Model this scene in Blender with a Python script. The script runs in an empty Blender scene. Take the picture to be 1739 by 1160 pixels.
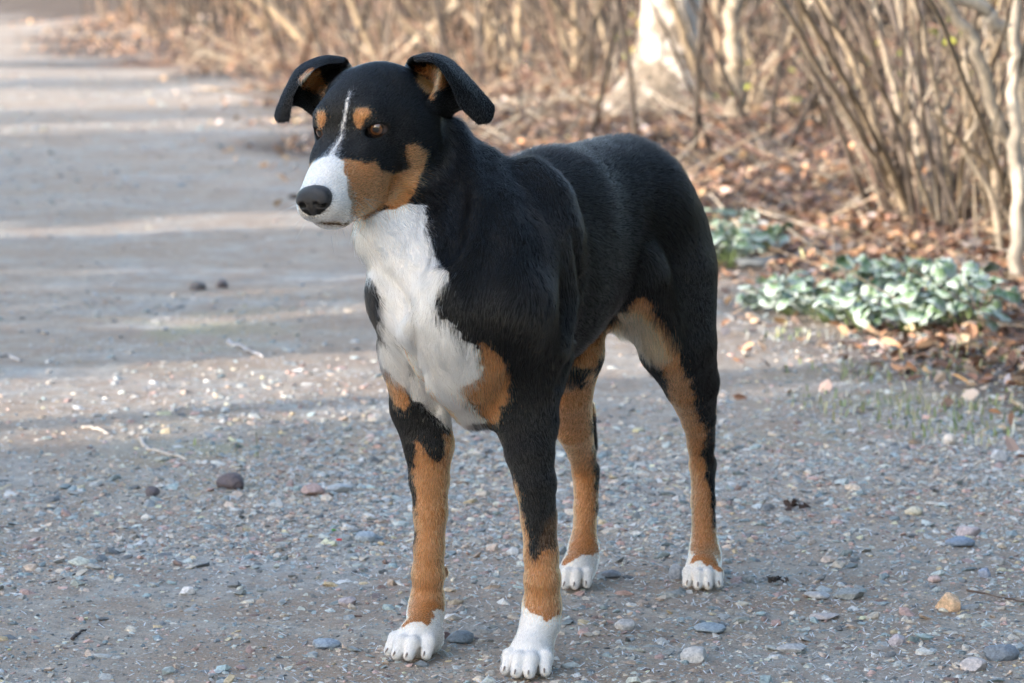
import bpy, math, random
import numpy as np
from mathutils import Vector
from mathutils.kdtree import KDTree
RNG = np.random.default_rng(7)
random.seed(7)
SC = bpy.context.scene
COL = SC.collection

# ------------------------------------------------------------------ camera
FPX, CAMH = 5386.0, 0.77                 # focal length in photo pixels (1739 wide), lens height
TILT = math.atan(640 / FPX)
cam_d = bpy.data.cameras.new('camera'); cam = bpy.data.objects.new('camera', cam_d); COL.objects.link(cam)
cam.location = (0, 0, CAMH); cam.rotation_euler = (math.pi / 2 - TILT, 0, 0)
cam_d.sensor_width = 36; cam_d.lens = 36 * FPX / 1739
cam_d.clip_start = 0.1; cam_d.clip_end = 2000
cam_d.dof.use_dof = True; cam_d.dof.focus_distance = 3.50; cam_d.dof.aperture_fstop = 10.0
SC.camera = cam

# ------------------------------------------------------------------ light
SUN_EL, SUN_AZ = math.radians(13), math.radians(-118)     # azimuth of the sun seen from above, clockwise from +Y
world = bpy.data.worlds.new('World'); SC.world = world; world.use_nodes = True
wn = world.node_tree.nodes; wl = world.node_tree.links
bg = wn['Background']; sky = wn.new('ShaderNodeTexSky'); sky.sky_type = 'NISHITA'
sky.sun_disc = False; sky.sun_elevation = SUN_EL; sky.sun_rotation = SUN_AZ
sky.air_density = 1.0; sky.dust_density = 2.5; sky.ozone_density = 1.0
bg.inputs['Strength'].default_value = 0.15
wl.new(sky.outputs[0], bg.inputs[0])
sun_d = bpy.data.lights.new('sun', 'SUN'); sun = bpy.data.objects.new('sun', sun_d); COL.objects.link(sun)
sun_d.energy = 2.0; sun_d.angle = math.radians(0.55); sun_d.color = (1.0, 0.88, 0.76)
sun_dir = Vector((math.sin(SUN_AZ) * math.cos(SUN_EL), math.cos(SUN_AZ) * math.cos(SUN_EL), math.sin(SUN_EL)))
sun.rotation_euler = (-sun_dir).to_track_quat('-Z', 'Y').to_euler()
vs = SC.view_settings; vs.view_transform = 'Standard'; vs.look = 'None'; vs.gamma = 1; vs.use_curve_mapping = False
vs.exposure = 2.47
SC.render.engine = 'CYCLES'
SC.cycles.use_denoising = True
SC.cycles.max_bounces = 8; SC.cycles.transmission_bounces = 6; SC.cycles.transparent_max_bounces = 8
SC.cycles_curves.shape = 'RIBBONS'

# ------------------------------------------------------------------ helpers
def P(px, py, Y):
    """point on the photograph's sight line through (px, py) at distance Y"""
    a = (px - 869.5) / FPX; b = (580 - py) / FPX
    dy = math.cos(TILT) + b * math.sin(TILT); dz = -math.sin(TILT) + b * math.cos(TILT)
    return np.array([a / dy * Y, Y, CAMH + dz / dy * Y])
def project(p):
    r = np.asarray(p) - [0, 0, CAMH]
    d = r[..., 1] * math.cos(TILT) - r[..., 2] * math.sin(TILT)
    u = r[..., 1] * math.sin(TILT) + r[..., 2] * math.cos(TILT)
    return 869.5 + FPX * r[..., 0] / d, 580 - FPX * u / d, d
def tag(o, label=None, cat=None, group=None, kind=None):
    if label: o['label'] = label
    if cat: o['category'] = cat
    if group: o['group'] = group
    if kind: o['kind'] = kind
    return o
def empty(name, loc=(0, 0, 0)):
    o = bpy.data.objects.new(name, None); COL.objects.link(o); o.location = loc; o.empty_display_size = .1
    return o
def mesh_obj(name, V, F, mat=None, parent=None, smooth=True, colors=None, cname='tint'):
    """V (n,3), F (m,3) or (m,4) arrays -> one mesh object in world coordinates (parent's transform is undone)"""
    V = np.asarray(V, dtype=np.float32); F = np.asarray(F, dtype=np.int32)
    me = bpy.data.meshes.new(name)
    me.vertices.add(len(V)); me.vertices.foreach_set('co', V.ravel())
    k = F.shape[1]; me.loops.add(F.size); me.loops.foreach_set('vertex_index', F.ravel())
    me.polygons.add(len(F)); me.polygons.foreach_set('loop_start', np.arange(len(F), dtype=np.int32) * k)
    me.polygons.foreach_set('loop_total', np.full(len(F), k, dtype=np.int32))
    me.update(calc_edges=True)
    me.polygons.foreach_set('use_smooth', np.full(len(F), smooth))
    if colors is not None:
        ca = me.color_attributes.new(cname, 'FLOAT_COLOR', 'POINT')
        ca.data.foreach_set('color', np.concatenate([colors, np.ones((len(V), 1))], 1).astype(np.float32).ravel())
    if mat: me.materials.append(mat)
    o = bpy.data.objects.new(name, me); COL.objects.link(o)
    if parent is not None:
        o.parent = parent; o.matrix_parent_inverse = parent.matrix_world.inverted() if parent.matrix_world else parent.matrix_world
        o.matrix_parent_inverse.identity(); o.location = [-c for c in parent.location]
    return o
def nrm(v): v = np.asarray(v, float); return v / np.maximum(np.linalg.norm(v, axis=-1, keepdims=True), 1e-9)
def sstep(a, b, x): t = np.clip((x - a) / (b - a), 0, 1); return t * t * (3 - 2 * t)
_nk = np.random.default_rng(3)
_NW = [(nrm(_nk.normal(size=3)), _nk.uniform(0, 6.28), _nk.uniform(.6, 1.6)) for _ in range(24)]
def wob(p, freq, n=8, off=0):
    """cheap smooth noise in about -1..1"""
    p = np.asarray(p, float); s = 0
    q = p * freq
    q = q + .8 * np.stack([np.sin(q[..., 1] * 1.3 + off), np.sin(q[..., 2] * 1.1 + 2 + off), np.sin(q[..., 0] * 1.2 + 4)], -1)
    for d, ph, f in _NW[(off * 5) % 12:(off * 5) % 12 + n]:
        s = s + np.sin((q @ d) * f + ph)
    return s / n ** .5 * .75
def catmull(pts, n):
    """resample a polyline (k, d) smoothly to n points"""
    pts = np.asarray(pts, float); k = len(pts)
    q = np.concatenate([[2 * pts[0] - pts[1]], pts, [2 * pts[-1] - pts[-2]]])
    t = np.linspace(0, k - 1 - 1e-6, n); i = t.astype(int); f = (t - i)[:, None]
    a, b, c, d = q[i], q[i + 1], q[i + 2], q[i + 3]
    return .5 * (2 * b + (c - a) * f + (2 * a - 5 * b + 4 * c - d) * f ** 2 + (3 * b - a - 3 * c + d) * f ** 3)
class MB:
    """collects vertices and faces (quads; a triangle repeats nothing, it is stored in its own list)"""
    def __init__(s): s.v = []; s.f = []; s.c = []; s.n = 0
    def add(s, V, F, c=None):
        V = np.asarray(V, float); s.v.append(V); s.f.append(np.asarray(F, int) + s.n); s.n += len(V)
        if c is not None: s.c.append(np.broadcast_to(np.asarray(c, float), (len(V), 3)))
        return s
    def build(s, name, mat, parent=None, smooth=True, cname='tint'):
        return mesh_obj(name, np.concatenate(s.v), np.concatenate(s.f), mat, parent, smooth,
                        np.concatenate(s.c) if s.c else None, cname)
def tube(path, rad, sides=8, rough=0, caps=True):
    """tapered tube round a path; quads only (caps close on a doubled point)"""
    path = np.asarray(path, float); n = len(path); rad = np.broadcast_to(rad, (n,)).astype(float)
    T = nrm(np.gradient(path, axis=0)); up = np.array([0, 0, 1.]) if abs(T[0][2]) < .9 else np.array([1., 0, 0])
    u = nrm(np.cross(T[0], up)); V = []
    for i in range(n):
        u = nrm(u - T[i] * (u @ T[i])); w = np.cross(T[i], u)
        a = np.arange(sides) / sides * 2 * math.pi
        rr = rad[i] * (1 + rough * np.sin(a * 3 + i * 1.7) + rough * RNG.normal(size=sides) * .5)
        V.append(path[i] + rr[:, None] * (np.cos(a)[:, None] * u + np.sin(a)[:, None] * w))
    V = np.concatenate(V); F = []
    for i in range(n - 1):
        for j in range(sides):
            k = (j + 1) % sides; F.append((i * sides + j, i * sides + k, (i + 1) * sides + k, (i + 1) * sides + j))
    if caps:
        V = np.concatenate([V, path[:1] - T[0] * rad[0] * .3, path[-1:] + T[-1] * rad[-1] * .5]); c0, c1 = len(V) - 2, len(V) - 1
        for j in range(0, sides, 2):
            k, l = (j + 1) % sides, (j + 2) % sides; F.append((c0, l, k, j)); b = (n - 1) * sides; F.append((c1, b + j, b + k, b + l))
    return V, np.array(F)
def inpoly(x, y, poly):
    poly = np.asarray(poly, float); r = np.zeros(x.shape, bool); j = len(poly) - 1
    for i in range(len(poly)):
        xi, yi = poly[i]; xj, yj = poly[j]
        if yi != yj:
            r ^= ((yi > y) != (yj > y)) & (x < (xj - xi) * (y - yi) / (yj - yi) + xi)
        j = i
    return r

# ------------------------------------------------------------------ node helpers
def new_mat(name):
    m = bpy.data.materials.new(name); m.use_nodes = True
    return m, m.node_tree, m.node_tree.nodes['Principled BSDF']
def N(nt, typ, **kw):
    n = nt.nodes.new(typ)
    for k, v in kw.items():
        if k.startswith('i_'):
            key = k[2:]; key = int(key) if key.isdigit() else key.replace('_', ' ')
            n.inputs[key].default_value = v
        else: setattr(n, k, v)
    return n
def ramp(nt, fac, stops, interp='LINEAR'):
    r = nt.nodes.new('ShaderNodeValToRGB'); r.color_ramp.interpolation = interp
    while len(r.color_ramp.elements) < len(stops): r.color_ramp.elements.new(.5)
    for e, (p, c) in zip(r.color_ramp.elements, stops): e.position = p; e.color = (*c, 1) if len(c) == 3 else c
    nt.links.new(fac, r.inputs[0]); return r.outputs[0]
def mixc(nt, fac, a, b, blend='MIX'):
    m = nt.nodes.new('ShaderNodeMix'); m.data_type = 'RGBA'; m.blend_type = blend
    for s, v in ((0, fac), (6, a), (7, b)):
        if hasattr(v, 'links'): nt.links.new(v, m.inputs[s])
        else: m.inputs[s].default_value = v if s == 0 else (*v, 1)
    return m.outputs[2]
def mth(nt, op, a, b=0.0):
    m = nt.nodes.new('ShaderNodeMath'); m.operation = op
    for i, v in enumerate((a, b)):
        if hasattr(v, 'links'): nt.links.new(v, m.inputs[i])
        else: m.inputs[i].default_value = v
    return m.outputs[0]
def bump(nt, bsdf, h, strength=.5, dist=.002):
    b = N(nt, 'ShaderNodeBump', i_Strength=strength, i_Distance=dist); nt.links.new(h, b.inputs['Height'])
    nt.links.new(b.outputs[0], bsdf.inputs['Normal'])
SPRUCES = [(-8.4, -4.6, 7, 1.5), (-8.0, -3.2, 7, 1.5), (-7.6, -1.9, 6.3, 1.4), (-8.2, -.7, 6.8, 1.5), (-7.8, .35, 5.6, 1.3)]
RIGHT = [(3.9, -4.6, 8, 1.5), (4.3, -2.6, 8, 1.5), (4.8, -.6, 8.5, 1.6), (4.4, 1.3, 8, 1.5), (5.2, 3.2, 8.5, 1.6), (4.9, 5.2, 8, 1.5), (5.6, 7.3, 9, 1.7), (6.2, 9.6, 9, 1.8)]
YOUNG = [(-7.7, 2.7, 1.9, 1.0), (-7.6, 3.9, 2.35, 1.1), (-7.9, 4.9, 2.4, 1.1), (-7.7, 6.8, 2.4, 1.1), (-8.0, 7.9, 2.45, 1.2), (-7.8, 9.1, 2.4, 1.2), (-8.1, 10.3, 2.5, 1.2),
         (-8.6, 12.9, 2.3, 1.2), (-9.4, 17.2, 2.5, 1.3), (-10.4, 21.6, 2.5, 1.3)]
BARETREES = [(-7.2, 1.9, 5, .07), (-8, 2.7, 5, .08), (-9, 4.6, 6, .12), (-8.6, 6.8, 7, .14), (-9, 11, 7, .15), (-11, 17, 8, .15)]
GRIDSTEP = .0020; NHAIR = 400000

# ================================================================== GROUND
VY = np.array([-60, 0, 3.0, 5.92, 7.68, 15.9, 27.6, 46, 70, 400.]); VX = np.array([14, 2.45, 1.72, .955, .50, -1.15, -3.5, -7.4, -12.6, -90.])
def verge(y): return np.interp(y, VY, VX)
def terrain(x, y, fine=True):
    """height of the ground: a nearly flat gravel road, a low bank of leaf litter to its right"""
    x = np.asarray(x, float); y = np.asarray(y, float); d = x - verge(y)
    p = np.stack([x, y, 0 * x], -1)
    z = .30 * sstep(.15, 3.2, d) + .03 * sstep(-.15, .25, d) * (1 + wob(p, 3.1, 8, 1)) * .6
    z = z + .30 * sstep(4.3, 7, -d)
    far = np.clip(y / 6, 1, 4)
    z = z + .006 * wob(p, 2.2, 8, 0) * far * sstep(4.2, 5.5, y) + .0016 * wob(p, 17, 8, 2)
    if fine: z = z + .0011 * wob(p, 95, 8, 1) + .0007 * wob(p, 240, 8, 2)
    return z
def gp(px, py):
    """where a sight line of the photograph meets the ground"""
    Y = np.arange(3.0, 90, .01); a = (px - 869.5) / FPX; b = (580 - py) / FPX
    dy = math.cos(TILT) + b * math.sin(TILT); dz = -math.sin(TILT) + b * math.cos(TILT)
    h = CAMH + dz / dy * Y - terrain(a / dy * Y, Y, False); i = int(np.argmax(h < 0)) if (h < 0).any() else len(Y) - 1
    return np.array([a / dy * Y[i], Y[i], float(terrain(a / dy * Y[i], Y[i], False))])
def lines(lo, hi, st, far_lo, far_hi, g=1.09):
    m = list(np.arange(lo, hi, st)); a = []; v, s_ = lo, st
    while v > far_lo: s_ *= g; v -= s_; a.append(v)
    b = []; v, s_ = m[-1], st
    while v < far_hi: s_ *= g; v += s_; b.append(v)
    return np.array(a[::-1] + m + b)
gx_ = lines(-.75, 1.05, .007, -160, 160, 1.06); gy_ = lines(3.15, 5.6, .008, -60, 420, 1.03)
X_, Y_ = np.meshgrid(gx_, gy_); Z_ = terrain(X_, Y_, True)
m_gr, nt, bs = new_mat('gravel_and_soil')
tc = N(nt, 'ShaderNodeTexCoord'); O = tc.outputs['Object']
at = N(nt, 'ShaderNodeAttribute', attribute_name='tint'); sp = N(nt, 'ShaderNodeSeparateColor'); nt.links.new(at.outputs['Color'], sp.inputs[0])
n1 = N(nt, 'ShaderNodeTexNoise', i_Scale=1.7, i_Detail=5.0); nt.links.new(O, n1.inputs['Vector'])
n2 = N(nt, 'ShaderNodeTexNoise', i_Scale=38.0, i_Detail=8.0, i_Roughness=.7); nt.links.new(O, n2.inputs['Vector'])
n3 = N(nt, 'ShaderNodeTexNoise', i_Scale=420.0, i_Detail=4.0, i_Roughness=.7); nt.links.new(O, n3.inputs['Vector'])
v1 = N(nt, 'ShaderNodeTexVoronoi', i_Scale=170.0); nt.links.new(O, v1.inputs['Vector'])
v2 = N(nt, 'ShaderNodeTexVoronoi', i_Scale=420.0); nt.links.new(O, v2.inputs['Vector'])
dirt = ramp(nt, n1.outputs[0], [(.34, (.325, .25, .185)), (.50, (.345, .295, .245)), (.66, (.345, .33, .31))])
dirt = mixc(nt, 1.0, dirt, ramp(nt, n2.outputs[0], [(.3, (.52, .50, .49)), (.5, (1, 1, 1)), (.68, (1.34, 1.32, 1.28))]), 'MULTIPLY')
sc1 = N(nt, 'ShaderNodeSeparateColor'); nt.links.new(v1.outputs['Color'], sc1.inputs[0])
sc2 = N(nt, 'ShaderNodeSeparateColor'); nt.links.new(v2.outputs['Color'], sc2.inputs[0])
pal = [(0, (.13, .13, .13)), (.2, (.22, .235, .235)), (.4, (.32, .315, .295)), (.55, (.37, .29, .23)), (.7, (.44, .39, .32)), (.85, (.38, .28, .235)), (1, (.54, .51, .48))]
c1 = ramp(nt, sc1.outputs[0], pal); c2 = ramp(nt, sc2.outputs[0], pal)
g1 = mth(nt, 'MULTIPLY', mth(nt, 'LESS_THAN', v1.outputs['Distance'], .42), mth(nt, 'GREATER_THAN', sc1.outputs[1], .45))
g2 = mth(nt, 'MULTIPLY', mth(nt, 'LESS_THAN', v2.outputs['Distance'], .45), mth(nt, 'GREATER_THAN', sc2.outputs[1], .35))
n4 = N(nt, 'ShaderNodeTexNoise', i_Scale=7.0, i_Detail=6.0, i_Roughness=.65, i_Distortion=.6); nt.links.new(O, n4.inputs['Vector'])
dirt = mixc(nt, ramp(nt, n4.outputs[0], [(.44, (0, 0, 0)), (.60, (.75, .75, .75))]), dirt, (.27, .185, .130))
dirt = mixc(nt, ramp(nt, n4.outputs[0], [(.30, (.6, .6, .6)), (.42, (0, 0, 0))]), dirt, (.42, .42, .41))
dirt = mixc(nt, mth(nt, 'MULTIPLY', sp.outputs[1], .55), dirt, (.26, .27, .13))
road = mixc(nt, mth(nt, 'MULTIPLY', g2, .75), dirt, c2); road = mixc(nt, mth(nt, 'MULTIPLY', g1, .7), road, c1)
soil = ramp(nt, n2.outputs[0], [(.3, (.022, .015, .011)), (.5, (.065, .042, .029)), (.7, (.16, .105, .07))])
nt.links.new(mixc(nt, sp.outputs[0], road, soil), bs.inputs['Base Color'])
bs.inputs['Roughness'].default_value = .82; bs.inputs['Specular IOR Level'].default_value = .35
hh = mth(nt, 'ADD', mth(nt, 'MULTIPLY', g1, mth(nt, 'SUBTRACT', .5, v1.outputs['Distance'])), mth(nt, 'MULTIPLY', mth(nt, 'MULTIPLY', g2, mth(nt, 'SUBTRACT', .5, v2.outputs['Distance'])), .6))
hh = mth(nt, 'ADD', hh, mth(nt, 'MULTIPLY', n3.outputs[0], .5)); hh = mth(nt, 'ADD', hh, mth(nt, 'MULTIPLY', n2.outputs[0], .9))
bump(nt, bs, hh, .9, .003)
dd = X_ - verge(Y_); pp = np.stack([X_, Y_, 0 * X_], -1)
fr_ = np.clip(Y_ / 7, .6, 3)
vm = np.maximum(sstep(-.45, .35, dd + .26 * fr_ * wob(pp, 2.4, 8, 1) + .12 * wob(pp, 9, 8, 2) + .06 * wob(pp, 19, 8, 0)), sstep(4.2, 5.0, -dd))
ny_, nx_ = X_.shape; I_ = np.arange(nx_ * ny_).reshape(ny_, nx_)
Fg = np.stack([I_[:-1, :-1], I_[:-1, 1:], I_[1:, 1:], I_[1:, :-1]], -1).reshape(-1, 4)
Vg = np.stack([X_, Y_, Z_], -1).reshape(-1, 3)
mo = sum(np.exp(-((X_ - c[0]) / a) ** 2 - ((Y_ - c[1]) / b) ** 2) for c, a, b in ((gp(420, 765), .16, .35), (gp(300, 560), .2, .5), (gp(1500, 700), .3, .4), (gp(1080, 760), .12, .2))) * sstep(-.4, .7, wob(pp, 14, 8, 1) + .5 * wob(pp, 50, 8, 2))
ground = mesh_obj('ground', Vg, Fg, m_gr, None, True, np.stack([vm.ravel(), mo.ravel(), 0 * vm.ravel()], 1)); tag(ground, kind='structure')

# ================================================================== GRAVEL
phi = (1 + 5 ** .5) / 2
ICO = nrm(np.array([(-1, phi, 0), (1, phi, 0), (-1, -phi, 0), (1, -phi, 0), (0, -1, phi), (0, 1, phi), (0, -1, -phi), (0, 1, -phi), (phi, 0, -1), (phi, 0, 1), (-phi, 0, -1), (-phi, 0, 1)]))
ICF = np.array([(0, 11, 5), (0, 5, 1), (0, 1, 7), (0, 7, 10), (0, 10, 11), (1, 5, 9), (5, 11, 4), (11, 10, 2), (10, 7, 6), (7, 1, 8), (3, 9, 4), (3, 4, 2), (3, 2, 6), (3, 6, 8), (3, 8, 9), (4, 9, 5), (2, 4, 11), (6, 2, 10), (8, 6, 7), (9, 8, 1)])
def subdiv(V, F):
    V = [tuple(v) for v in V]; mid = {}; out = []
    def m(a, b):
        k = (min(a, b), max(a, b))
        if k not in mid: mid[k] = len(V); V.append(tuple((np.array(V[a]) + V[b]) / np.linalg.norm(np.array(V[a]) + V[b])))
        return mid[k]
    for a, b, c in F:
        x, y, z = m(a, b), m(b, c), m(c, a); out += [(a, x, z), (b, y, x), (c, z, y), (x, y, z)]
    return np.array(V), np.array(out)
m_st, nt, bs = new_mat('stone')
at = N(nt, 'ShaderNodeAttribute', attribute_name='tint'); tc = N(nt, 'ShaderNodeTexCoord')
nn = N(nt, 'ShaderNodeTexNoise', i_Scale=260.0, i_Detail=5.0, i_Roughness=.7); nt.links.new(tc.outputs['Object'], nn.inputs['Vector'])
nt.links.new(mixc(nt, 1.0, at.outputs['Color'], ramp(nt, nn.outputs[0], [(.3, (.6, .6, .6)), (.5, (1, 1, 1)), (.7, (1.45, 1.42, 1.38))]), 'MULTIPLY'), bs.inputs['Base Color'])
bs.inputs['Roughness'].default_value = .68; bump(nt, bs, nn.outputs[0], .5, .001)
PAL = np.array([(.10, .105, .11), (.15, .18, .19), (.19, .205, .21), (.24, .24, .235), (.31, .245, .20), (.34, .30, .255), (.29, .20, .18), (.25, .27, .26), (.48, .46, .44), (.37, .30, .20), (.14, .10, .09), (.19, .24, .25)])
PALP = np.array([.10, .13, .14, .14, .10, .10, .08, .09, .035, .03, .025, .03]); PALP = PALP / PALP.sum()
def stones(x, y, r, flat, sink):
    n = len(x); a = RNG.uniform(0, 6.28, n); el = RNG.uniform(.7, 1.45, n); v = ICO[None] * (1 + RNG.normal(size=(n, 12, 1)) * .20)
    v = v + RNG.normal(size=(n, 12, 3)) * .07
    v = v * np.stack([el, 1 / el, flat], -1)[:, None, :] * r[:, None, None]
    t1, t2 = RNG.normal(size=n) * .22, RNG.normal(size=n) * .22
    v[..., 2] += v[..., 0] * t1[:, None] + v[..., 1] * t2[:, None]
    c, s_ = np.cos(a)[:, None], np.sin(a)[:, None]
    vx = v[..., 0] * c - v[..., 1] * s_; vy = v[..., 0] * s_ + v[..., 1] * c
    z0 = terrain(x, y) + r * flat * sink
    V = np.stack([vx + x[:, None], vy + y[:, None], v[..., 2] + z0[:, None]], -1)
    F = ICF[None] + (np.arange(n) * 12)[:, None, None]
    col = PAL[RNG.choice(len(PAL), n, p=PALP)] * 1.5 * np.exp(RNG.normal(size=(n, 1)) * .20)
    col = np.where(y[:, None] > 6.5, col.clip(0, .34), col)
    return V.reshape(-1, 3), F.reshape(-1, 3), np.repeat(col.clip(0, .56), 12, 0)
def scatter(n, y0, y1, dens, margin=.12, power=1.0):
    """random ground points inside the field of view and a margin around it"""
    X, Y = [], []; got = 0
    while got < n:
        m = n * 3; y = y0 + (y1 - y0) * RNG.random(m) ** power; w = .1615 * y + margin; x = RNG.uniform(-1, 1, m) * w
        k = RNG.random(m) < dens(x, y) * (w / w.max()); X.append(x[k]); Y.append(y[k]); got += k.sum()
    return np.concatenate(X)[:n], np.concatenate(Y)[:n]
def gdens(x, y):
    p = np.stack([x, y, 0 * x], -1); d = x - verge(y)
    c = .30 + .40 * sstep(-.2, .9, wob(p, 3.0, 8, 0)) + .45 * np.exp(-((x + .12 + .2 * (y - 4.2)) / .32) ** 2) * sstep(3.9, 4.3, y) + .25 * sstep(-1.0, -.2, d)
    c = c - .25 * np.exp(-((x - .42) / .25) ** 2 - ((y - 4.5) / .35) ** 2) - .16 * np.exp(-((x + .45) / .35) ** 2 - ((y - 3.8) / .5) ** 2)
    c = c * np.where(y < 9, .10 + .90 * sstep(6.0, 4.2, y + .5 * wob(p, 1.7, 8, 2)), 1)
    return np.clip(c + .25 * sstep(-.5, .1, d + .2 * wob(p, 5, 8, 1)) * (y < 9), .03, 1) * (d < .35)
A_ = []
for n, y0, y1, rm, rs, pw in ((40000, 3.2, 5.0, .0018, .45, 1.2), (13000, 3.2, 7.5, .0031, .42, 1.1), (4800, 3.25, 7.5, .0058, .42, 1.0), (5000, 4.8, 9.0, .0030, .38, 1.2), (800, 5.5, 12, .0062, .35, 1.3), (700, 11, 22, .011, .35, 1.2)):
    x, y = scatter(n, y0, y1, gdens, power=pw); r = np.minimum(np.exp(RNG.normal(size=n) * rs) * rm, max(.0105, rm * 1.6))
    A_.append(stones(x, y, r, RNG.uniform(.34, .7, n), RNG.uniform(-.45, .25, n)))
off = np.cumsum([0] + [len(a[0]) for a in A_])
tag(mesh_obj('gravel', np.concatenate([a[0] for a in A_]), np.concatenate([a[1] + o for a, o in zip(A_, off)]), m_st, None, False, np.concatenate([a[2] for a in A_])), kind='stuff')
# single larger stones one can point at: photo position of the base, width and height in photo pixels, colour, label
S1V, S1F = subdiv(ICO, ICF); S2V, S2F = subdiv(S1V, S1F)
BIG = [(1613, 1040, 46, 36, (.52, .36, .24), 'pale orange angular stone lying alone on the right of the gravel'),
 (1700, 1124, 62, 30, (.13, .155, .19), 'dark blue-grey stone in the bottom right corner of the gravel'),
 (394, 832, 52, 28, (.075, .06, .066), 'dark purplish wedge-shaped stone left of the dog'),
 (258, 845, 24, 20, (.09, .08, .09), 'small dark stone left of the dark purplish wedge-shaped one'),
 (622, 922, 38, 22, (.23, .27, .31), 'rounded blue-grey stone left of the near foreleg'),
 (782, 1094, 46, 22, (.14, .165, .19), 'dark slate stone right behind the tan and white forepaw'),
 (758, 1090, 24, 16, (.17, .11, .10), 'brown stone touching the tan and white forepaw'),
 (1442, 1018, 54, 17, (.20, .21, .21), 'flat grey-green stone right of the hind paws'),
 (1388, 1018, 42, 13, (.30, .30, .31), 'flat pale grey stone beside the flat grey-green one'),
 (1632, 930, 52, 17, (.15, .19, .25), 'flat blue stone in front of the pinkish grey one'),
 (1646, 912, 42, 20, (.34, .29, .30), 'pinkish grey stone behind the flat blue one'),
 (1180, 1126, 50, 28, (.38, .37, .37), 'whitish grey stone near the bottom edge right of the forepaw'),
 (1206, 1076, 50, 16, (.22, .26, .30), 'flat blue-grey stone above the whitish one near the bottom edge'),
 (1062, 1072, 34, 20, (.36, .35, .35), 'pale grey stone right of the black foreleg'),
 (376, 490, 22, 16, (.07, .06, .065), 'dark clod on the road left of the dog, the right one of two'),
 (335, 493, 28, 14, (.08, .075, .08), 'dark flat clod on the road left of the dog, the left one of two'),
 (576, 836, 42, 16, (.27, .29, .31), 'flat pale blue stone beside the pinkish one left of the foreleg'),
 (532, 842, 40, 20, (.27, .20, .19), 'pinkish brown stone left of the flat pale blue one'),
 (1552, 876, 28, 15, (.46, .42, .33), 'small cream stone right of the dark clump'),
 (1698, 784, 28, 24, (.33, .35, .39), 'upright bluish stone near the right edge'),
 (1614, 756, 24, 20, (.52, .47, .43), 'small whitish pink stone at the verge of the gravel'),
 (318, 1012, 30, 17, (.48, .48, .50), 'small frosted white stone in the open gravel on the left'),
 (550, 1102, 52, 16, (.20, .24, .29), 'flat slate-blue stone left of the splayed forepaw'),
 (1524, 1096, 27, 20, (.34, .31, .34), 'small pinkish grey stone near the bottom edge on the right'),
 (1345, 1112, 52, 15, (.30, .30, .31), 'flat pale stone near the bottom edge below the hind paws'),
 (1672, 984, 25, 18, (.24, .27, .35), 'small blue stone above the pale orange one'),
 (1400, 1056, 56, 12, (.33, .29, .28), 'long flat stone sunk in the gravel left of the pale orange one'),
 (1655, 1142, 46, 24, (.36, .33, .33), 'rounded grey stone left of the dark one in the bottom right corner'),
 (1588, 992, 22, 14, (.40, .31, .30), 'small pink stone left of the small blue one'),
 (1150, 985, 26, 30, (.25, .27, .31), 'upright grey-blue stone beside the white hind paw'),
 (1038, 985, 34, 14, (.15, .16, .18), 'dark flat stone between the two hind paws'),
 (590, 1030, 30, 16, (.31, .27, .28), 'mauve stone left of the tan foreleg')]
for i, (bx, by, w, h, c, lb) in enumerate(BIG):
    p = gp(bx, by); k = p[1] / FPX; rx, rz = w * k * .5, h * k * .62
    rg = np.random.default_rng(100 + i)
    v = S2V.copy(); 
    for _ in range(9):                                  # facets cut by random planes
        nrm_ = nrm(rg.normal(size=3)); dpl = rg.uniform(.62, .9); t = v @ nrm_; v = v - np.where(t > dpl, (t - dpl) * .96, 0)[:, None] * nrm_
    v = v * (1 + .02 * rg.normal(size=(len(v), 1))); v *= [rx * 1.12, rx * rg.uniform(.75, 1.05), rz]
    a = rg.uniform(-.5, .5); ca, sa = math.cos(a), math.sin(a)
    v = np.stack([v[:, 0] * ca - v[:, 1] * sa, v[:, 0] * sa + v[:, 1] * ca, v[:, 2]], -1)
    o = mesh_obj('stone', v, S2F, m_st, None, False, np.repeat(np.array([c]) * 1.3, len(v), 0))
    o.location = (p[0], p[1] + rx * .5, p[2] + rz * .52); tag(o, lb, 'stone', 'larger stones on the gravel')

# ================================================================== TWIGS AND DEBRIS ON THE ROAD
m_bark, nt, bs = new_mat('bark')
at = N(nt, 'ShaderNodeAttribute', attribute_name='tint'); tc = N(nt, 'ShaderNodeTexCoord')
mp = N(nt, 'ShaderNodeMapping'); mp.inputs['Scale'].default_value = (1, 1, .3); nt.links.new(tc.outputs['Object'], mp.inputs[0])
nn = N(nt, 'ShaderNodeTexNoise', i_Scale=70.0, i_Detail=7.0, i_Roughness=.7); nt.links.new(mp.outputs[0], nn.inputs['Vector'])
nt.links.new(mixc(nt, 1.0, at.outputs['Color'], ramp(nt, nn.outputs[0], [(.3, (.45, .42, .40)), (.5, (1, 1, 1)), (.7, (1.4, 1.4, 1.35))]), 'MULTIPLY'), bs.inputs['Base Color'])
bs.inputs['Roughness'].default_value = .8; bump(nt, bs, nn.outputs[0], .6, .004)
def twig(pts, wpx, col, label, cat='twig', group=None, up=.25, name='twig', wob_=1.0):
    q = np.array([gp(x, y) for x, y in pts]); rr = wpx * q[:, 1].mean() / FPX * .5
    q[:, 2] += rr * .7 + np.linspace(0, up * rr, len(q)); q = catmull(q, 14)
    q[1:-1] += RNG.normal(size=(12, 3)) * rr * .35 * wob_
    V, F = tube(q, np.linspace(rr, rr * .55, 14), 7, .08)
    o = mesh_obj(name, V, F, m_bark, None, True, np.repeat(np.array([col]), len(V), 0)); tag(o, label, cat, group); return o
PALE = (.50, .46, .42); DRY = (.36, .28, .20); RED = (.30, .15, .10)
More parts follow.
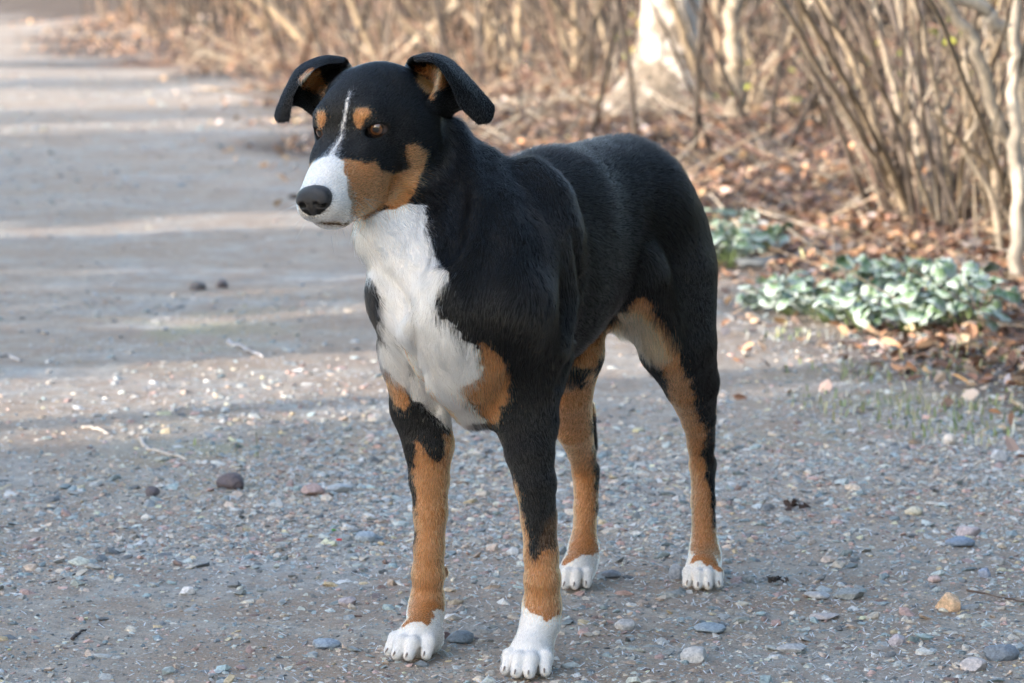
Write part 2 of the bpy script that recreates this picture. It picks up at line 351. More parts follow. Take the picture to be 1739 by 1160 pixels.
twig([(238, 748), (252, 766), (285, 774), (318, 786)], 8, PALE, 'pale bent twig on the gravel left of the foreleg')
twig([(388, 582), (412, 594), (446, 610)], 8, (.42, .42, .45), 'pale frosted twig on the road left of the chest')
twig([(140, 729), (165, 731), (184, 740)], 6, PALE, 'short pale twig near the left edge above the bent one')
twig([(-4, 607), (16, 608), (34, 616)], 7, (.45, .45, .47), 'pale twig end at the left edge of the picture')
twig([(82, 994), (96, 989), (110, 984)], 3.2, (.07, .055, .05), 'short dark twig in the left foreground, lower piece')
twig([(124, 978), (145, 971), (165, 965)], 3.4, (.07, .055, .05), 'dark straight twig in the left foreground')
twig([(1642, 1004), (1690, 1016), (1745, 1026)], 4, (.12, .085, .07), 'thin brown twig at the right edge beside the orange stone')
twig([(122, 1088), (134, 1078), (146, 1072)], 6, (.08, .06, .055), 'dark bark chip in the left foreground')
twig([(1000, 934), (1060, 942), (1100, 952)], 2.2, (.2, .15, .12), 'very thin twig between the hind paws')
for nm, (bx, by), w, h, c, lb, ct in (('leaf_clump', (1350, 868), 58, 17, (.07, .045, .04), 'dark reddish brown clump of wet leaves right of the hind legs', 'leaf clump'),
                                 ('leaf_clump', (1318, 992), 40, 10, (.05, .04, .035), 'thin dark scrap of leaves above the flat grey-green stone', 'leaf clump')):
    p = gp(bx, by); k = p[1] / FPX; mb = MB()
    for _ in range(26):
        c0 = p + [RNG.normal() * w * k * .22, RNG.normal() * w * k * .2 + .01, abs(RNG.normal()) * h * k * .35 + .002]
        u = nrm(RNG.normal(size=3) * [1, 1, .5]); v = nrm(np.cross(u, RNG.normal(size=3))); s_ = w * k * RNG.uniform(.08, .2); b_ = np.cross(u, v) * s_ * .3
        mb.add([c0 - u * s_, c0 - v * s_ * .6 + b_, c0 + u * s_, c0 + v * s_ * .6 + b_], [(0, 1, 2, 3)], np.array(c) * RNG.uniform(.6, 1.8))
    tag(mb.build(nm, m_bark, None, False), lb, ct)
for bx, by, w_, col_, lb, nm, ct in ((577, 922, .0085, (.55, .03, .03), 'tiny bright red scrap lying in the gravel left of the near foreleg', 'red_scrap', 'scrap'), (567, 905, .006, (.08, .30, .03), 'tiny fresh green leaf lying just behind the red scrap', 'green_leaf', 'leaf')):
    p = gp(bx, by); m_, nt_, b_ = new_mat(nm); b_.inputs['Base Color'].default_value = (*col_, 1); b_.inputs['Roughness'].default_value = .4
    v = S1V * [w_ * .62, w_ * .25, w_ * .22]; v[:, 2] += .25 * w_ * (v[:, 0] / w_) ** 2; o = mesh_obj(nm, v, S1F, m_, None, True); o.location = p + [0, 0, .003]; o.rotation_euler[2] = .15; tag(o, lb, ct)
# frost crystals and fine plant fibre lying on the gravel
mb_v, mb_f, mb_c = [], [], []
x, y = scatter(8500, 3.25, 6.5, lambda x, y: sstep(-.6, .8, wob(np.stack([x, y, 0 * x], -1), 6, 8, 2)) * .9 + .1)
n = len(x); a = RNG.uniform(0, 3.14, n); ln = RNG.uniform(.002, .007, n); wd = RNG.uniform(.0003, .0007, n); z = terrain(x, y) + .0012
dx, dy = np.cos(a) * ln, np.sin(a) * ln; ex, ey = -np.sin(a) * wd, np.cos(a) * wd
V = np.stack([np.stack([x - dx - ex, y - dy - ey, z], -1), np.stack([x + dx - ex, y + dy - ey, z + ln * .4], -1), np.stack([x + dx + ex, y + dy + ey, z + ln * .4], -1), np.stack([x - dx + ex, y - dy + ey, z], -1)], 1)
cc = np.where(RNG.random((n, 1)) < .6, np.array([[.62, .64, .68]]), np.array([[.33, .24, .17]]))
tag(mesh_obj('frost_and_fibre', V.reshape(-1, 3), np.arange(4 * n).reshape(n, 4), m_st, None, False, np.repeat(cc, 4, 0)), kind='stuff')

# ================================================================== LEAF LITTER
m_leaf, nt, bs = new_mat('dead_leaf')
at = N(nt, 'ShaderNodeAttribute', attribute_name='tint'); nt.links.new(at.outputs['Color'], bs.inputs['Base Color'])
bs.inputs['Roughness'].default_value = .6
LP_ = np.array([(-.5, 0, 0), (-.2, .26, .10), (.18, .24, .12), (.5, 0, .06), (.18, -.24, .12), (-.2, -.26, .10), (-.2, 0, 0), (.18, 0, 0)])
LF_ = np.array([(0, 6, 1, 1), (6, 7, 2, 1), (7, 3, 2, 2), (0, 5, 6, 6), (5, 4, 7, 6), (4, 3, 7, 7)])
LT_ = np.array([(0, 6, 1), (6, 7, 2), (6, 2, 1), (7, 3, 2), (0, 5, 6), (5, 4, 7), (5, 7, 6), (4, 3, 7)])
LPAL = np.array([(.36, .195, .11), (.42, .29, .19), (.21, .115, .08), (.11, .065, .05), (.28, .20, .17), (.36, .30, .26), (.07, .045, .035), (.26, .23, .23), (.44, .30, .17)])
LPP = np.array([.17, .16, .13, .13, .13, .09, .08, .06, .05])
def leaves(x, y, s_, lift, pal=LPAL, pp=LPP, zt=None):
    n = len(x); v = LP_[None] * s_[:, None, None] * np.stack([RNG.uniform(.8, 1.2, n), RNG.uniform(.7, 1.3, n), RNG.uniform(-1.6, 2.2, n)], -1)[:, None]
    q = RNG.normal(size=(n, 4)) * [1, .28, .28, 1]; q[:, 0] = 1 * np.cos(a_ := RNG.uniform(0, 3.14, n)); q[:, 3] = np.sin(a_); q = q / np.linalg.norm(q, axis=1, keepdims=True)
    w, qx, qy, qz = q.T; R_ = np.stack([1 - 2 * (qy * qy + qz * qz), 2 * (qx * qy - w * qz), 2 * (qx * qz + w * qy), 2 * (qx * qy + w * qz), 1 - 2 * (qx * qx + qz * qz), 2 * (qy * qz - w * qx), 2 * (qx * qz - w * qy), 2 * (qy * qz + w * qx), 1 - 2 * (qx * qx + qy * qy)], -1).reshape(n, 3, 3)
    v = np.einsum('nij,nkj->nki', R_, v); z = (terrain(x, y, False) if zt is None else zt) + lift
    V = v + np.stack([x, y, z], -1)[:, None]; F = LT_[None] + (np.arange(n) * 8)[:, None, None]
    col = pal[RNG.choice(len(pal), n, p=pp / pp.sum())] * 1.08 * np.exp(RNG.normal(size=(n, 1)) * .34)
    return V.reshape(-1, 3), F.reshape(-1, 3), np.repeat(col.clip(0, .75), 8, 0)
def ldens(x, y):
    d = x - verge(y); p = np.stack([x, y, 0 * x], -1)
    fr = np.clip(y / 7, .6, 3)
    return np.clip(.07 * sstep(-.7, .1, d + .2 * fr * wob(p, 2.4, 8, 1)) + sstep(-.15, .5, d + .22 * fr * wob(p, 2.4, 8, 1) + .1 * wob(p, 9, 8, 2)), 0, 1)
A_ = []
for n, y0, y1, s0, pw in ((12000, 4.8, 9.5, .030, 1.0), (17000, 8, 18, .038, 1.0), (17000, 16, 42, .046, 1.0)):
    x, y = scatter(n, y0, y1, ldens, .5, pw); s_ = s0 * RNG.uniform(.5, 1.4, n); A_.append(leaves(x, y, s_, np.abs(RNG.normal(size=n)) * .25 * s_ + .15 * s_))
off = np.cumsum([0] + [len(a[0]) for a in A_])
tag(mesh_obj('leaf_litter', np.concatenate([a[0] for a in A_]), np.concatenate([a[1] + o for a, o in zip(A_, off)]), m_leaf, None, False, np.concatenate([a[2] for a in A_])), kind='stuff')
# dead grass stalks and fine brush lying through the litter
mb = MB()
x, y = scatter(5200, 5.2, 26, lambda x, y: ldens(x, y) * (x - verge(y) > 0.05), .5, 1.0)
for xx, yy in zip(x, y):
    z0 = float(terrain(xx, yy, False)); ln = RNG.uniform(.06, .30) * (1 + yy / 22); el = abs(RNG.normal()) * .35; az = RNG.uniform(0, 6.28)
    d = np.array([math.cos(az) * math.cos(el), math.sin(az) * math.cos(el), math.sin(el)]); b = np.array([xx, yy, z0 + .012]); r = RNG.uniform(.0012, .0035) * (1 + yy / 16)
    side = nrm(np.cross(d, RNG.normal(size=3))); s2 = np.cross(d, side); e = b + d * ln + side * ln * .12
    V = np.array([b + side * r, b + s2 * r, b - side * r, e + side * r * .5, e + s2 * r * .5, e - side * r * .5])
    mb.add(V, [(0, 1, 4, 3), (1, 2, 5, 4), (2, 0, 3, 5)], np.array([(.42, .33, .24), (.30, .19, .13), (.5, .44, .36), (.22, .12, .09)][RNG.integers(4)]) * RNG.uniform(.7, 1.2))
tag(mb.build('dead_stalks', m_bark), kind='stuff')
# short green grass along the verge
m_grass, nt, bs = new_mat('grass'); at = N(nt, 'ShaderNodeAttribute', attribute_name='tint'); nt.links.new(at.outputs['Color'], bs.inputs['Base Color']); bs.inputs['Roughness'].default_value = .5
tu = []
for cx_, cy_ in ((1450, 640), (1550, 640), (1600, 690), (1650, 700), (1700, 740), (1500, 700), (1730, 700), (1640, 620), (1700, 600), (1560, 730), (1420, 690), (1350, 570), (330, 770), (420, 765)):
    p = gp(cx_, cy_); tu += [(p[0] + RNG.normal() * .05, p[1] + RNG.normal() * .09) for _ in range(60 if cx_ > 500 else 5)]
mb = MB()
for xx, yy in tu:
    z0 = float(terrain(xx, yy, False)); az = RNG.uniform(0, 6.28); h = RNG.uniform(.006, .030); w = RNG.uniform(.001, .0024); o2 = np.array([math.cos(az), math.sin(az), 0]) * h * RNG.uniform(.2, .9); s2 = np.array([-math.sin(az), math.cos(az), 0]) * w
    b = np.array([xx, yy, z0]); m = b + o2 * .4 + [0, 0, h * .7]; t = b + o2 + [0, 0, h]
    mb.add([b - s2, b + s2, m + s2 * .8, m - s2 * .8, t], [(0, 1, 2, 3), (3, 2, 4, 4)][:1], np.array([(.20, .27, .11), (.33, .34, .20), (.42, .44, .40)][RNG.integers(3)]))
tag(mb.build('grass', m_grass), kind='stuff')

# ================================================================== FROSTED PLANTS
m_fl, nt, bs = new_mat('frosted_leaf')
at = N(nt, 'ShaderNodeAttribute', attribute_name='tint'); tc = N(nt, 'ShaderNodeTexCoord')
nn = N(nt, 'ShaderNodeTexNoise', i_Scale=120.0, i_Detail=5.0); nt.links.new(tc.outputs['Object'], nn.inputs['Vector'])
sp = N(nt, 'ShaderNodeSeparateColor'); nt.links.new(at.outputs['Color'], sp.inputs[0])
fr = mth(nt, 'ADD', sp.outputs[0], mth(nt, 'MULTIPLY', mth(nt, 'SUBTRACT', nn.outputs[0], .5), 1.1))
nt.links.new(ramp(nt, fr, [(.08, (.05, .12, .03)), (.36, (.12, .20, .09)), (.56, (.25, .34, .27)), (.90, (.50, .56, .57))]), bs.inputs['Base Color'])
bs.inputs['Roughness'].default_value = .85
m_stalk, nt, bs = new_mat('green_stalk'); bs.inputs['Base Color'].default_value = (.14, .20, .08, 1); bs.inputs['Roughness'].default_value = .6
LEAFM = []
for k_ in range(6):
    rg = np.random.default_rng(50 + k_); na, nr = 22, 5; V = [(0, 0, 0)]; cf = [.15 + .1 * k_ / 5]
    for i in range(1, nr):
        for j in range(na):
            a = j / na * 2 * math.pi; t = i / (nr - 1); notch = 1 - .62 * math.exp(-((a - math.pi) / .32) ** 2)
            r = t * notch * (1 + .07 * math.sin(a * 9) * t) * .5; V.append((r * math.cos(a) + .18, r * math.sin(a), .10 * t * t * math.sin(a * 2 + k_) - .16 * t * t + .03 * math.cos(a * 8) * t)); cf.append(.25 + .45 * t ** 2 + rg.normal() * .07 + .08 * (k_ % 3))
    F = [(0, 1 + j, 1 + (j + 1) % na, 1 + (j + 1) % na) for j in range(0)]
    T_ = [(0, 1 + j, 1 + (j + 1) % na) for j in range(na)]
    for i in range(nr - 2):
        for j in range(na):
            a, b = 1 + i * na + j, 1 + i * na + (j + 1) % na; T_ += [(a, a + na, b + na), (a, b + na, b)]
    o = mesh_obj('leaf', V, np.array(T_), m_fl, None, True, np.repeat(np.array(cf)[:, None], 3, 1)); LEAFM.append(o.data); bpy.data.objects.remove(o)
PL = [(1345, 528, 30, .17, .085, 'frosted green leafy plant, leftmost of the long row by the gravel edge'),
 (1408, 540, 30, .16, .085, 'frosted green leafy plant with a dark gap at its foot, second in the row'),
 (1462, 552, 26, .14, .080, 'low frosted plant in front of the middle of the row'),
 (1470, 505, 26, .15, .10, 'frosted plant at the back of the middle of the row'),
 (1540, 556, 30, .15, .10, 'frosted plant with pale round leaves right of the low one'),
 (1590, 535, 32, .16, .12, 'tallest white-tipped frosted plant of the row'),
 (1650, 556, 32, .17, .11, 'broad green frosted plant, rightmost of the row'),
 (1530, 500, 20, .14, .09, 'small frosted plant at the back right of the row'),
 (1232, 448, 26, .14, .09, 'frosted plant close behind the dog, nearest its thigh'),
 (1285, 430, 24, .13, .08, 'pale green plant behind the dog, right of the grey stone'),
 (1240, 402, 16, .12, .09, 'small darker plant at the back of the pair behind the dog'),
 (1290, 520, 10, .08, .03, 'tiny frosted seedling on the gravel before the row')]
for bx, by, nl, sp_, ht, lb in PL:
    p = gp(bx, by + 8); t = empty('leafy_plant', tuple(p)); tag(t, lb, 'plant', 'frosted plants on the verge')
    st_ = MB()
    for i in range(int(nl * 1.3)):
        a = RNG.uniform(0, 6.28); rr = sp_ * .62 * RNG.random() ** .6; h = ht * RNG.uniform(.35, 1.0) * (1 - .5 * (rr / sp_) ** 2)
        q = np.array([math.cos(a) * rr, math.sin(a) * rr, h + .01]); q[2] += float(terrain(p[0] + q[0], p[1] + q[1], False)) - p[2]
        o = bpy.data.objects.new('leaf', LEAFM[RNG.integers(6)]); COL.objects.link(o); o.parent = t; o.location = q
        s_ = RNG.uniform(.022, .054) * (.8 if nl < 12 else 1); o.scale = (s_, s_, s_ * 1.2); o.rotation_euler = (RNG.normal() * .35, RNG.normal() * .35 + .25, a + RNG.normal() * .6)
        V, F = tube(catmull([q * [.25, .25, 0], q * [.6, .6, .55], q], 5), .0011, 4); st_.add(V + p, F)
    st_.build('stalks', m_stalk, t)
p = gp(1285, 455); v = S2V * [.055, .04, .018]; v = v - np.where(v[:, 2:3] > .012, (v[:, 2:3] - .012), 0) * [0, 0, .7]
o = mesh_obj('stone', v, S2F, m_st, None, False, np.repeat(np.array([(.13, .15, .17)]), len(v), 0)); o.location = p + [0, .02, .012]; tag(o, 'smooth blue-grey stone between the plants behind the dog', 'stone', 'larger stones on the gravel')

# ================================================================== BIRCH, SHRUBS
m_birch, nt, bs = new_mat('birch_bark')
tc = N(nt, 'ShaderNodeTexCoord'); mp = N(nt, 'ShaderNodeMapping'); mp.inputs['Scale'].default_value = (1, 1, 1.0); nt.links.new(tc.outputs['Object'], mp.inputs[0])
n1 = N(nt, 'ShaderNodeTexNoise', i_Scale=7.0, i_Detail=5.0, i_Roughness=.6); nt.links.new(mp.outputs[0], n1.inputs['Vector'])
n2 = N(nt, 'ShaderNodeTexNoise', i_Scale=40.0, i_Detail=6.0, i_Roughness=.7); nt.links.new(mp.outputs[0], n2.inputs['Vector'])
sx = N(nt, 'ShaderNodeSeparateXYZ'); nt.links.new(tc.outputs['Object'], sx.inputs[0])
k1 = mth(nt, 'ADD', n1.outputs[0], mth(nt, 'MULTIPLY', sx.outputs[2], .32))
white = ramp(nt, n2.outputs[0], [(.35, (.30, .25, .21)), (.5, (.42, .39, .36)), (.7, (.58, .56, .53))]); dark = ramp(nt, n2.outputs[0], [(.35, (.05, .042, .036)), (.55, (.20, .165, .13)), (.7, (.36, .30, .24))])
mm = mth(nt, 'MULTIPLY', mth(nt, 'SUBTRACT', k1, .575), 14.0)
nt.links.new(mixc(nt, mm, dark, white), bs.inputs['Base Color']); bs.inputs['Roughness'].default_value = .7; bump(nt, bs, n2.outputs[0], .7, .01)
m_twigleaf, nt, bs = new_mat('yellow_green_leaf'); bs.inputs['Base Color'].default_value = (.42, .42, .05, 1); bs.inputs['Roughness'].default_value = .6
bp = gp(1140, 186); bp[2] -= .02
birch = empty('birch_tree', tuple(bp)); tag(birch, 'birch tree with flared foot and peeling white bark behind the dog', 'tree')
nz_, na_ = 46, 40; hz = np.concatenate([np.linspace(-.05, .6, 26), np.linspace(.65, 6.5, 20)]); V = []
for h in hz:
    a = np.arange(na_) / na_ * 2 * math.pi; fl_ = math.exp(-max(h, 0) / .17)
    r = .125 * (1 - h * .06) * (1 + .05 * np.sin(a * 3 + h * 3)) + fl_ * (.085 + .17 * np.exp(-((a - 3.3) / .45) ** 2) + .06 * np.exp(-((a - .2) / .4) ** 2) + .10 * np.exp(-((a - 5.0) / .4) ** 2) + .05 * np.maximum(0, np.sin(a * 2 + 3.4)) ** 3) + .004 * np.sin(a * 11 + h * 17) + .004 * np.sin(a * 7 - h * 31)
    V += [(r_ * math.cos(b), r_ * math.sin(b), h) for r_, b in zip(r, a)]
F = [(i * na_ + j, i * na_ + (j + 1) % na_, (i + 1) * na_ + (j + 1) % na_, (i + 1) * na_ + j) for i in range(nz_ - 1) for j in range(na_)]
o = mesh_obj('trunk', V, F, m_birch); o.parent = birch
def branchy(parent, base, height, lean, n, r0, col, seed, name='branches'):
    rg = np.random.default_rng(seed); mb = MB()
    for _ in range(n):
        h = height * rg.uniform(.35, 1); a = rg.uniform(0, 6.28); st = np.array([lean[0] * h, lean[1] * h, h]) + base; ln = rg.uniform(.4, 1.5) * (1.2 - h / height * .5)
        d = np.array([math.cos(a), math.sin(a), rg.uniform(.2, 1.1)]); q = [st, st + d * ln * .5 + rg.normal(size=3) * .06, st + d * ln + rg.normal(size=3) * .12 + [0, 0, .1]]
        V, F = tube(catmull(q, 6), np.linspace(r0, r0 * .25, 6), 5); mb.add(V, F, np.array(col) * rg.uniform(.7, 1.2))
        for _ in range(3):
            t = rg.uniform(.3, 1); s = np.array(q[0]) * (1 - t) + np.array(q[2]) * t; e = s + nrm(d + rg.normal(size=3) * .8) * ln * .4
            V, F = tube(catmull([s, (s + e) / 2 + rg.normal(size=3) * .03, e], 4), np.linspace(r0 * .35, r0 * .12, 4), 4); mb.add(V, F, np.array(col) * rg.uniform(.7, 1.2))
    return mb.build(name, m_bark, parent)
branchy(birch, bp, 6.4, (0, 0), 34, .018, (.16, .10, .08), 5, 'crown')
WARM = (.26, .205, .145); GREY = (.135, .108, .09); PALEB = (.39, .33, .26); DARKB = (.045, .034, .028)
def shrub(label, stems, group='bare shrubs along the verge', Yoff=0.0):
    """stems: (photo polyline from its foot upwards, width in photo pixels, colour, tilt of the stem in depth)"""
    feet = [gp(*s_[0][0]) for s_ in stems]; c0 = np.mean(feet, 0); t = empty('shrub', tuple(c0)); tag(t, label, 'shrub', group)
    for (pts, w, col, tilt), ft in zip(stems, feet):
        q = [P(x, y, ft[1] + tilt * max(0, (pts[0][1] - y)) / 100.) for x, y in pts]; q[0] = ft - [0, 0, .03]
        d = nrm(q[-1] - q[-2]); 
        if pts[-1][1] < 15: q += [q[-1] + d * .5 + RNG.normal(size=3) * .05, q[-1] + d * 1.1 + [RNG.normal() * .1, RNG.normal() * .1, .1]]
        q = catmull(np.array(q), 5 * len(q)); rr = w * ft[1] / FPX * .5
        q[1:-1] += RNG.normal(size=(len(q) - 2, 3)) * rr * .22
        V, F = tube(q, np.linspace(rr * 1.12, rr * .55, len(q)), 8, .05)
        mesh_obj('stem', V, F, m_bark, t, True, np.repeat(np.array([col]) * RNG.uniform(.8, 1.15), len(V), 0))
    return t
def fan(bx, by, spread, n, topx, topspread, w, cols, seed):
    """a clump: most stems lean one way, some cross, arch over or fork"""
    rg = np.random.default_rng(seed); out = []
    for i in range(int(n * 1.35)):
        b = (bx + rg.uniform(-1, 1) * spread * 1.15, by + rg.uniform(-1, 1) * spread * .3); k = rg.random(); lean = 1 if k < .7 else -1.2
        tx = bx + (topx - bx) * lean + rg.uniform(-1, 1) * topspread * 1.2; bow = rg.normal() * 16
        ww = w * rg.choice([.45, .6, .8, 1.0, 1.25]); c = cols[rg.integers(len(cols))]
        m1 = (b[0] * .68 + tx * .32 + bow, b[1] * .68); m2 = (b[0] * .35 + tx * .65 + bow * .8, b[1] * .34); out.append(([b, m1, m2, (tx, -5)], ww, c, rg.normal() * .14))
        if rg.random() < .55:                                   # side shoot starting part way up is drawn from the same foot line
            s = rg.choice([-1, 1]); out.append(([b, m1, (m1[0] * .4 + m2[0] * .6 + s * 12, m1[1] * .45 + m2[1] * .55), (m2[0] + s * rg.uniform(25, 80), max(m2[1] - rg.uniform(10, 60), -5))], ww * .6, c, rg.normal() * .2))
    return out
shrub('dense grey-brown shrub of many stems leaning left, on the right of the picture',
 fan(1530, 365, 42, 11, 1390, 60, 10, [WARM, GREY, PALEB, GREY], 1) + fan(1605, 392, 42, 11, 1500, 70, 9, [WARM, GREY, GREY, PALEB], 2) +
 [([(1548, 378), (1500, 250), (1440, 90), (1392, -5)], 14, WARM, .05), ([(1562, 384), (1530, 260), (1478, 90), (1430, -5)], 13, GREY, 0), ([(1596, 372), (1575, 240), (1558, 90), (1545, -5)], 13, WARM, .1), ([(1612, 400), (1600, 300), (1588, 150), (1600, -5)], 9, GREY, .1)])
shrub('thick pale shrub with knotted crossing branches at the right edge of the picture',
 [([(1728, 480), (1730, 380), (1727, 260), (1722, 130), (1728, -5)], 24, (.5, .44, .37), 0), ([(1742, 440), (1722, 272), (1697, 212), (1659, 85), (1601, -5)], 24, (.5, .44, .37), -.05),
  ([(1745, 420), (1741, 150), (1722, 76), (1688, 34), (1630, -5)], 29, (.55, .49, .42), -.08), ([(1722, 420), (1718, 316), (1637, 246), (1582, 191)], 12, WARM, -.1),
  ([(1700, 440), (1690, 350), (1637, 251), (1659, 212), (1646, 149), (1637, 85)], 11, PALEB, 0), ([(1637, 391), (1680, 350), (1722, 314), (1745, 290)], 13, PALEB, 0),
  ([(1700, 430), (1690, 300), (1700, 150), (1672, -5)], 13, WARM, .1), ([(1680, 400), (1670, 250), (1640, 120), (1655, -5)], 9, GREY, .1)] + fan(1680, 405, 50, 14, 1660, 80, 8, [WARM, GREY, PALEB], 3))
shrub('pale shrub with two thick upright stems right of the birch',
 [([(1250, 206), (1248, 120), (1241, -5)], 30, PALEB, 0), ([(1226, 185), (1222, 90), (1215, -5)], 15, WARM, .05), ([(1212, 192), (1180, 110), (1143, 10), (1138, -5)], 17, WARM, -.05),
  ([(1262, 175), (1268, 150), (1318, 95), (1374, 10), (1385, -5)], 14, PALEB, -.1), ([(1280, 190), (1300, 140), (1340, 70), (1368, -5)], 12, WARM, 0), ([(1290, 180), (1270, 60), (1285, -5)], 10, GREY, .1)] + fan(1255, 185, 25, 5, 1290, 60, 7, [WARM, GREY], 4))
shrub('dark short stump with thin stems between the two right-hand shrubs', [([(1404, 185), (1404, 140), (1403, 108)], 24, (.20, .18, .16), 0)] + fan(1420, 215, 30, 9, 1440, 70, 7, [GREY, WARM, DARKB], 5))
shrub('leaning shrub by the road left of the dog\'s head', [([(548, 97), (500, 50), (437, -5)], 15, WARM, 0), ([(540, 92), (470, 30), (440, -5)], 9, GREY, 0), ([(452, 45), (425, 20), (400, -5)], 10, WARM, 0)] + fan(520, 80, 35, 7, 510, 70, 7, [WARM, GREY], 6))
shrub('shrub with a pale stem slanting to the right above the dog\'s head', [([(645, 108), (622, 60), (592, -5)], 15, WARM, 0), ([(657, 102), (640, 40), (620, -5)], 12, WARM, .05), ([(661, 106), (710, 65), (788, -5)], 11, PALEB, -.05), ([(754, 96), (745, 40), (734, -5)], 15, WARM, 0), ([(700, 100), (690, 40), (700, -5)], 9, GREY, .1)] + fan(700, 95, 50, 8, 690, 70, 6, [WARM, GREY], 7))
shrub('shrub with a forked pale branch above the right ear', [([(866, 124), (834, 57), (811, -5)], 12, WARM, 0), ([(858, 118), (851, 42), (817, 47), (776, 4)], 9, PALEB, 0), ([(870, 128), (880, 50), (880, -5)], 14, WARM, .05), ([(900, 120), (905, 50), (890, -5)], 8, GREY, .1)] + fan(860, 118, 30, 8, 850, 60, 7, [WARM, GREY], 8))
shrub('thin straight-stemmed shrub left of the birch', [([(977, 140), (977, 60), (975, -5)], 11, WARM, 0), ([(1040, 160), (1048, 80), (1050, -5)], 12, GREY, .05), ([(1000, 150), (1000, 70), (1020, -5)], 8, WARM, 0)] + fan(990, 145, 45, 12, 985, 70, 7, [WARM, GREY, DARKB], 9))
for sg_, (lb, bx, by, sprd, n_, tx, ts, w_, sd) in enumerate((
   ('far thin shrub in the gap behind the stump', 1340, 130, 35, 10, 1345, 60, 6, 21), ('far shrub behind the right-hand dense shrub', 1500, 150, 50, 12, 1500, 70, 6, 22),
   ('far brown shrub behind the right edge shrub', 1640, 160, 50, 12, 1650, 70, 6, 23), ('far shrub behind the straight-stemmed one left of the birch', 930, 70, 40, 12, 930, 60, 6, 24),
   ('far shrub beyond the road bend at the top left', 380, 28, 40, 9, 380, 60, 6, 25), ('far shrub behind the slanting pale stem', 760, 60, 60, 12, 760, 80, 6, 26), ('far shrub just right of the birch trunk', 1190, 80, 30, 8, 1180, 50, 6, 27))):
    shrub(lb, fan(bx, by, sprd, n_, tx, ts, w_, [GREY, DARKB, DARKB, (.20, .15, .11)], sd))
# brushwood further back: too many thin stems to count
mb = MB(); rg = np.random.default_rng(77)
for _ in range(1150):
    yy = rg.uniform(11, 42); d = rg.uniform(.7, 9) ; xx = float(verge(yy)) + d
    if abs(xx) > .17 * yy + 1.5: continue
    z0 = float(terrain(xx, yy, False)); h = rg.uniform(.5, 2.6); r = rg.uniform(.003, .012) * (1 + yy / 40); ln_ = rg.normal(size=2) * .28
    b = np.array([xx, yy, z0 - .02]); q = [b, b + [ln_[0] * h * .5, ln_[1] * h * .5, h * .5], b + [ln_[0] * h * 1.2 + rg.normal() * .05, ln_[1] * h, h]]
    V, F = tube(catmull(q, 4), np.linspace(r, r * .5, 4), 5, 0, False); mb.add(V, F, np.array([GREY, DARKB, DARKB, (.17, .11, .08)][rg.integers(4)]) * rg.uniform(.6, 1.1))
tag(mb.build('brushwood', m_bark), kind='stuff')
mb = MB()
for _ in range(900):
    px_ = rg.uniform(380, 1760); yb = np.interp(px_, [380, 900, 1200, 1500, 1740], [20, 110, 190, 330, 400]); c = P(px_, rg.uniform(-40, yb), float(gp(px_, yb)[1]) + rg.uniform(-.4, 2.5))
    if c[2] < terrain(c[0], c[1], False) + .03: continue
    d = nrm([rg.normal(), rg.normal() * .5, rg.normal() * .9 + .3]); ln = rg.uniform(.12, .5); r = rg.uniform(.0015, .0045); sd_ = nrm(rg.normal(size=3))
    V, F = tube(catmull([c, c + d * ln * .5 + sd_ * ln * .10, c + d * ln], 5), np.linspace(r, r * .4, 5), 4, 0, False); mb.add(V, F, np.array([WARM, GREY, DARKB, (.22, .12, .09)][rg.integers(4)]) * rg.uniform(.6, 1.1))
tag(mb.build('fine_twigs', m_bark), kind='stuff')
# yellow-green leaves still hanging low in the brush
A_ = []
for cx_, cy_, Y, sr, n_ in ((1088, 68, 14.5, .07, 12), (1075, 75, 15, .06, 6), (1455, 100, 12, .12, 9), (1490, 150, 12, .10, 6), (1625, 95, 11, .12, 9), (1300, 130, 12.5, .10, 10), (1200, 70, 15, .06, 6), (1660, 60, 11, .08, 10)):
    c = P(cx_, cy_, Y); x = c[0] + RNG.normal(size=n_) * sr; y = c[1] + RNG.normal(size=n_) * sr
    A_.append(leaves(x, y, RNG.uniform(.03, .06, n_), c[2] + RNG.normal(size=n_) * sr * .7, np.array([(.30, .32, .05), (.20, .27, .05), (.38, .32, .08)]), np.array([1, 1, .6]), np.zeros(n_)))
off = np.cumsum([0] + [len(a[0]) for a in A_])
tag(mesh_obj('hanging_leaves', np.concatenate([a[0] for a in A_]), np.concatenate([a[1] + o for a, o in zip(A_, off)]), m_leaf, None, False, np.concatenate([a[2] for a in A_])), kind='stuff')
FB = [([(838, 176), (900, 182), (960, 184), (1052, 192)], 13, PALEB, 'straight fallen branch lying behind the dog\'s back'), ([(905, 190), (925, 168), (955, 156), (1010, 152), (1060, 160)], 8, RED, 'reddish fallen branch arching in front of the birch'),
 ([(345, 106), (385, 100), (440, 92)], 9, PALEB, 'pale fallen branch at the road edge left of the far ear'), ([(1330, 298), (1380, 292), (1450, 296), (1490, 302)], 7, PALEB, 'pale fallen branch on the litter before the dense shrub'),
 ([(1440, 340), (1475, 385), (1520, 415)], 8, DRY, 'fallen branch pointing at the foot of the dense shrub'), ([(1530, 395), (1570, 402), (1640, 425)], 7, PALEB, 'thin pale fallen branch under the right-hand shrubs'),
 ([(1400, 245), (1412, 225), (1430, 180), (1440, 165)], 7, (.45, .32, .28), 'pinkish fallen branch propped by the stump'), ([(1250, 540), (1310, 556), (1370, 566)], 5, (.12, .09, .08), 'dark fallen stick at the gravel edge right of the hind leg'),
 ([(1560, 575), (1620, 590), (1690, 580)], 6, PALEB, 'pale stick in front of the frosted row'), ([(1380, 205), (1440, 212), (1480, 228)], 9, (.45, .42, .40), 'pale log end beside the stump')]
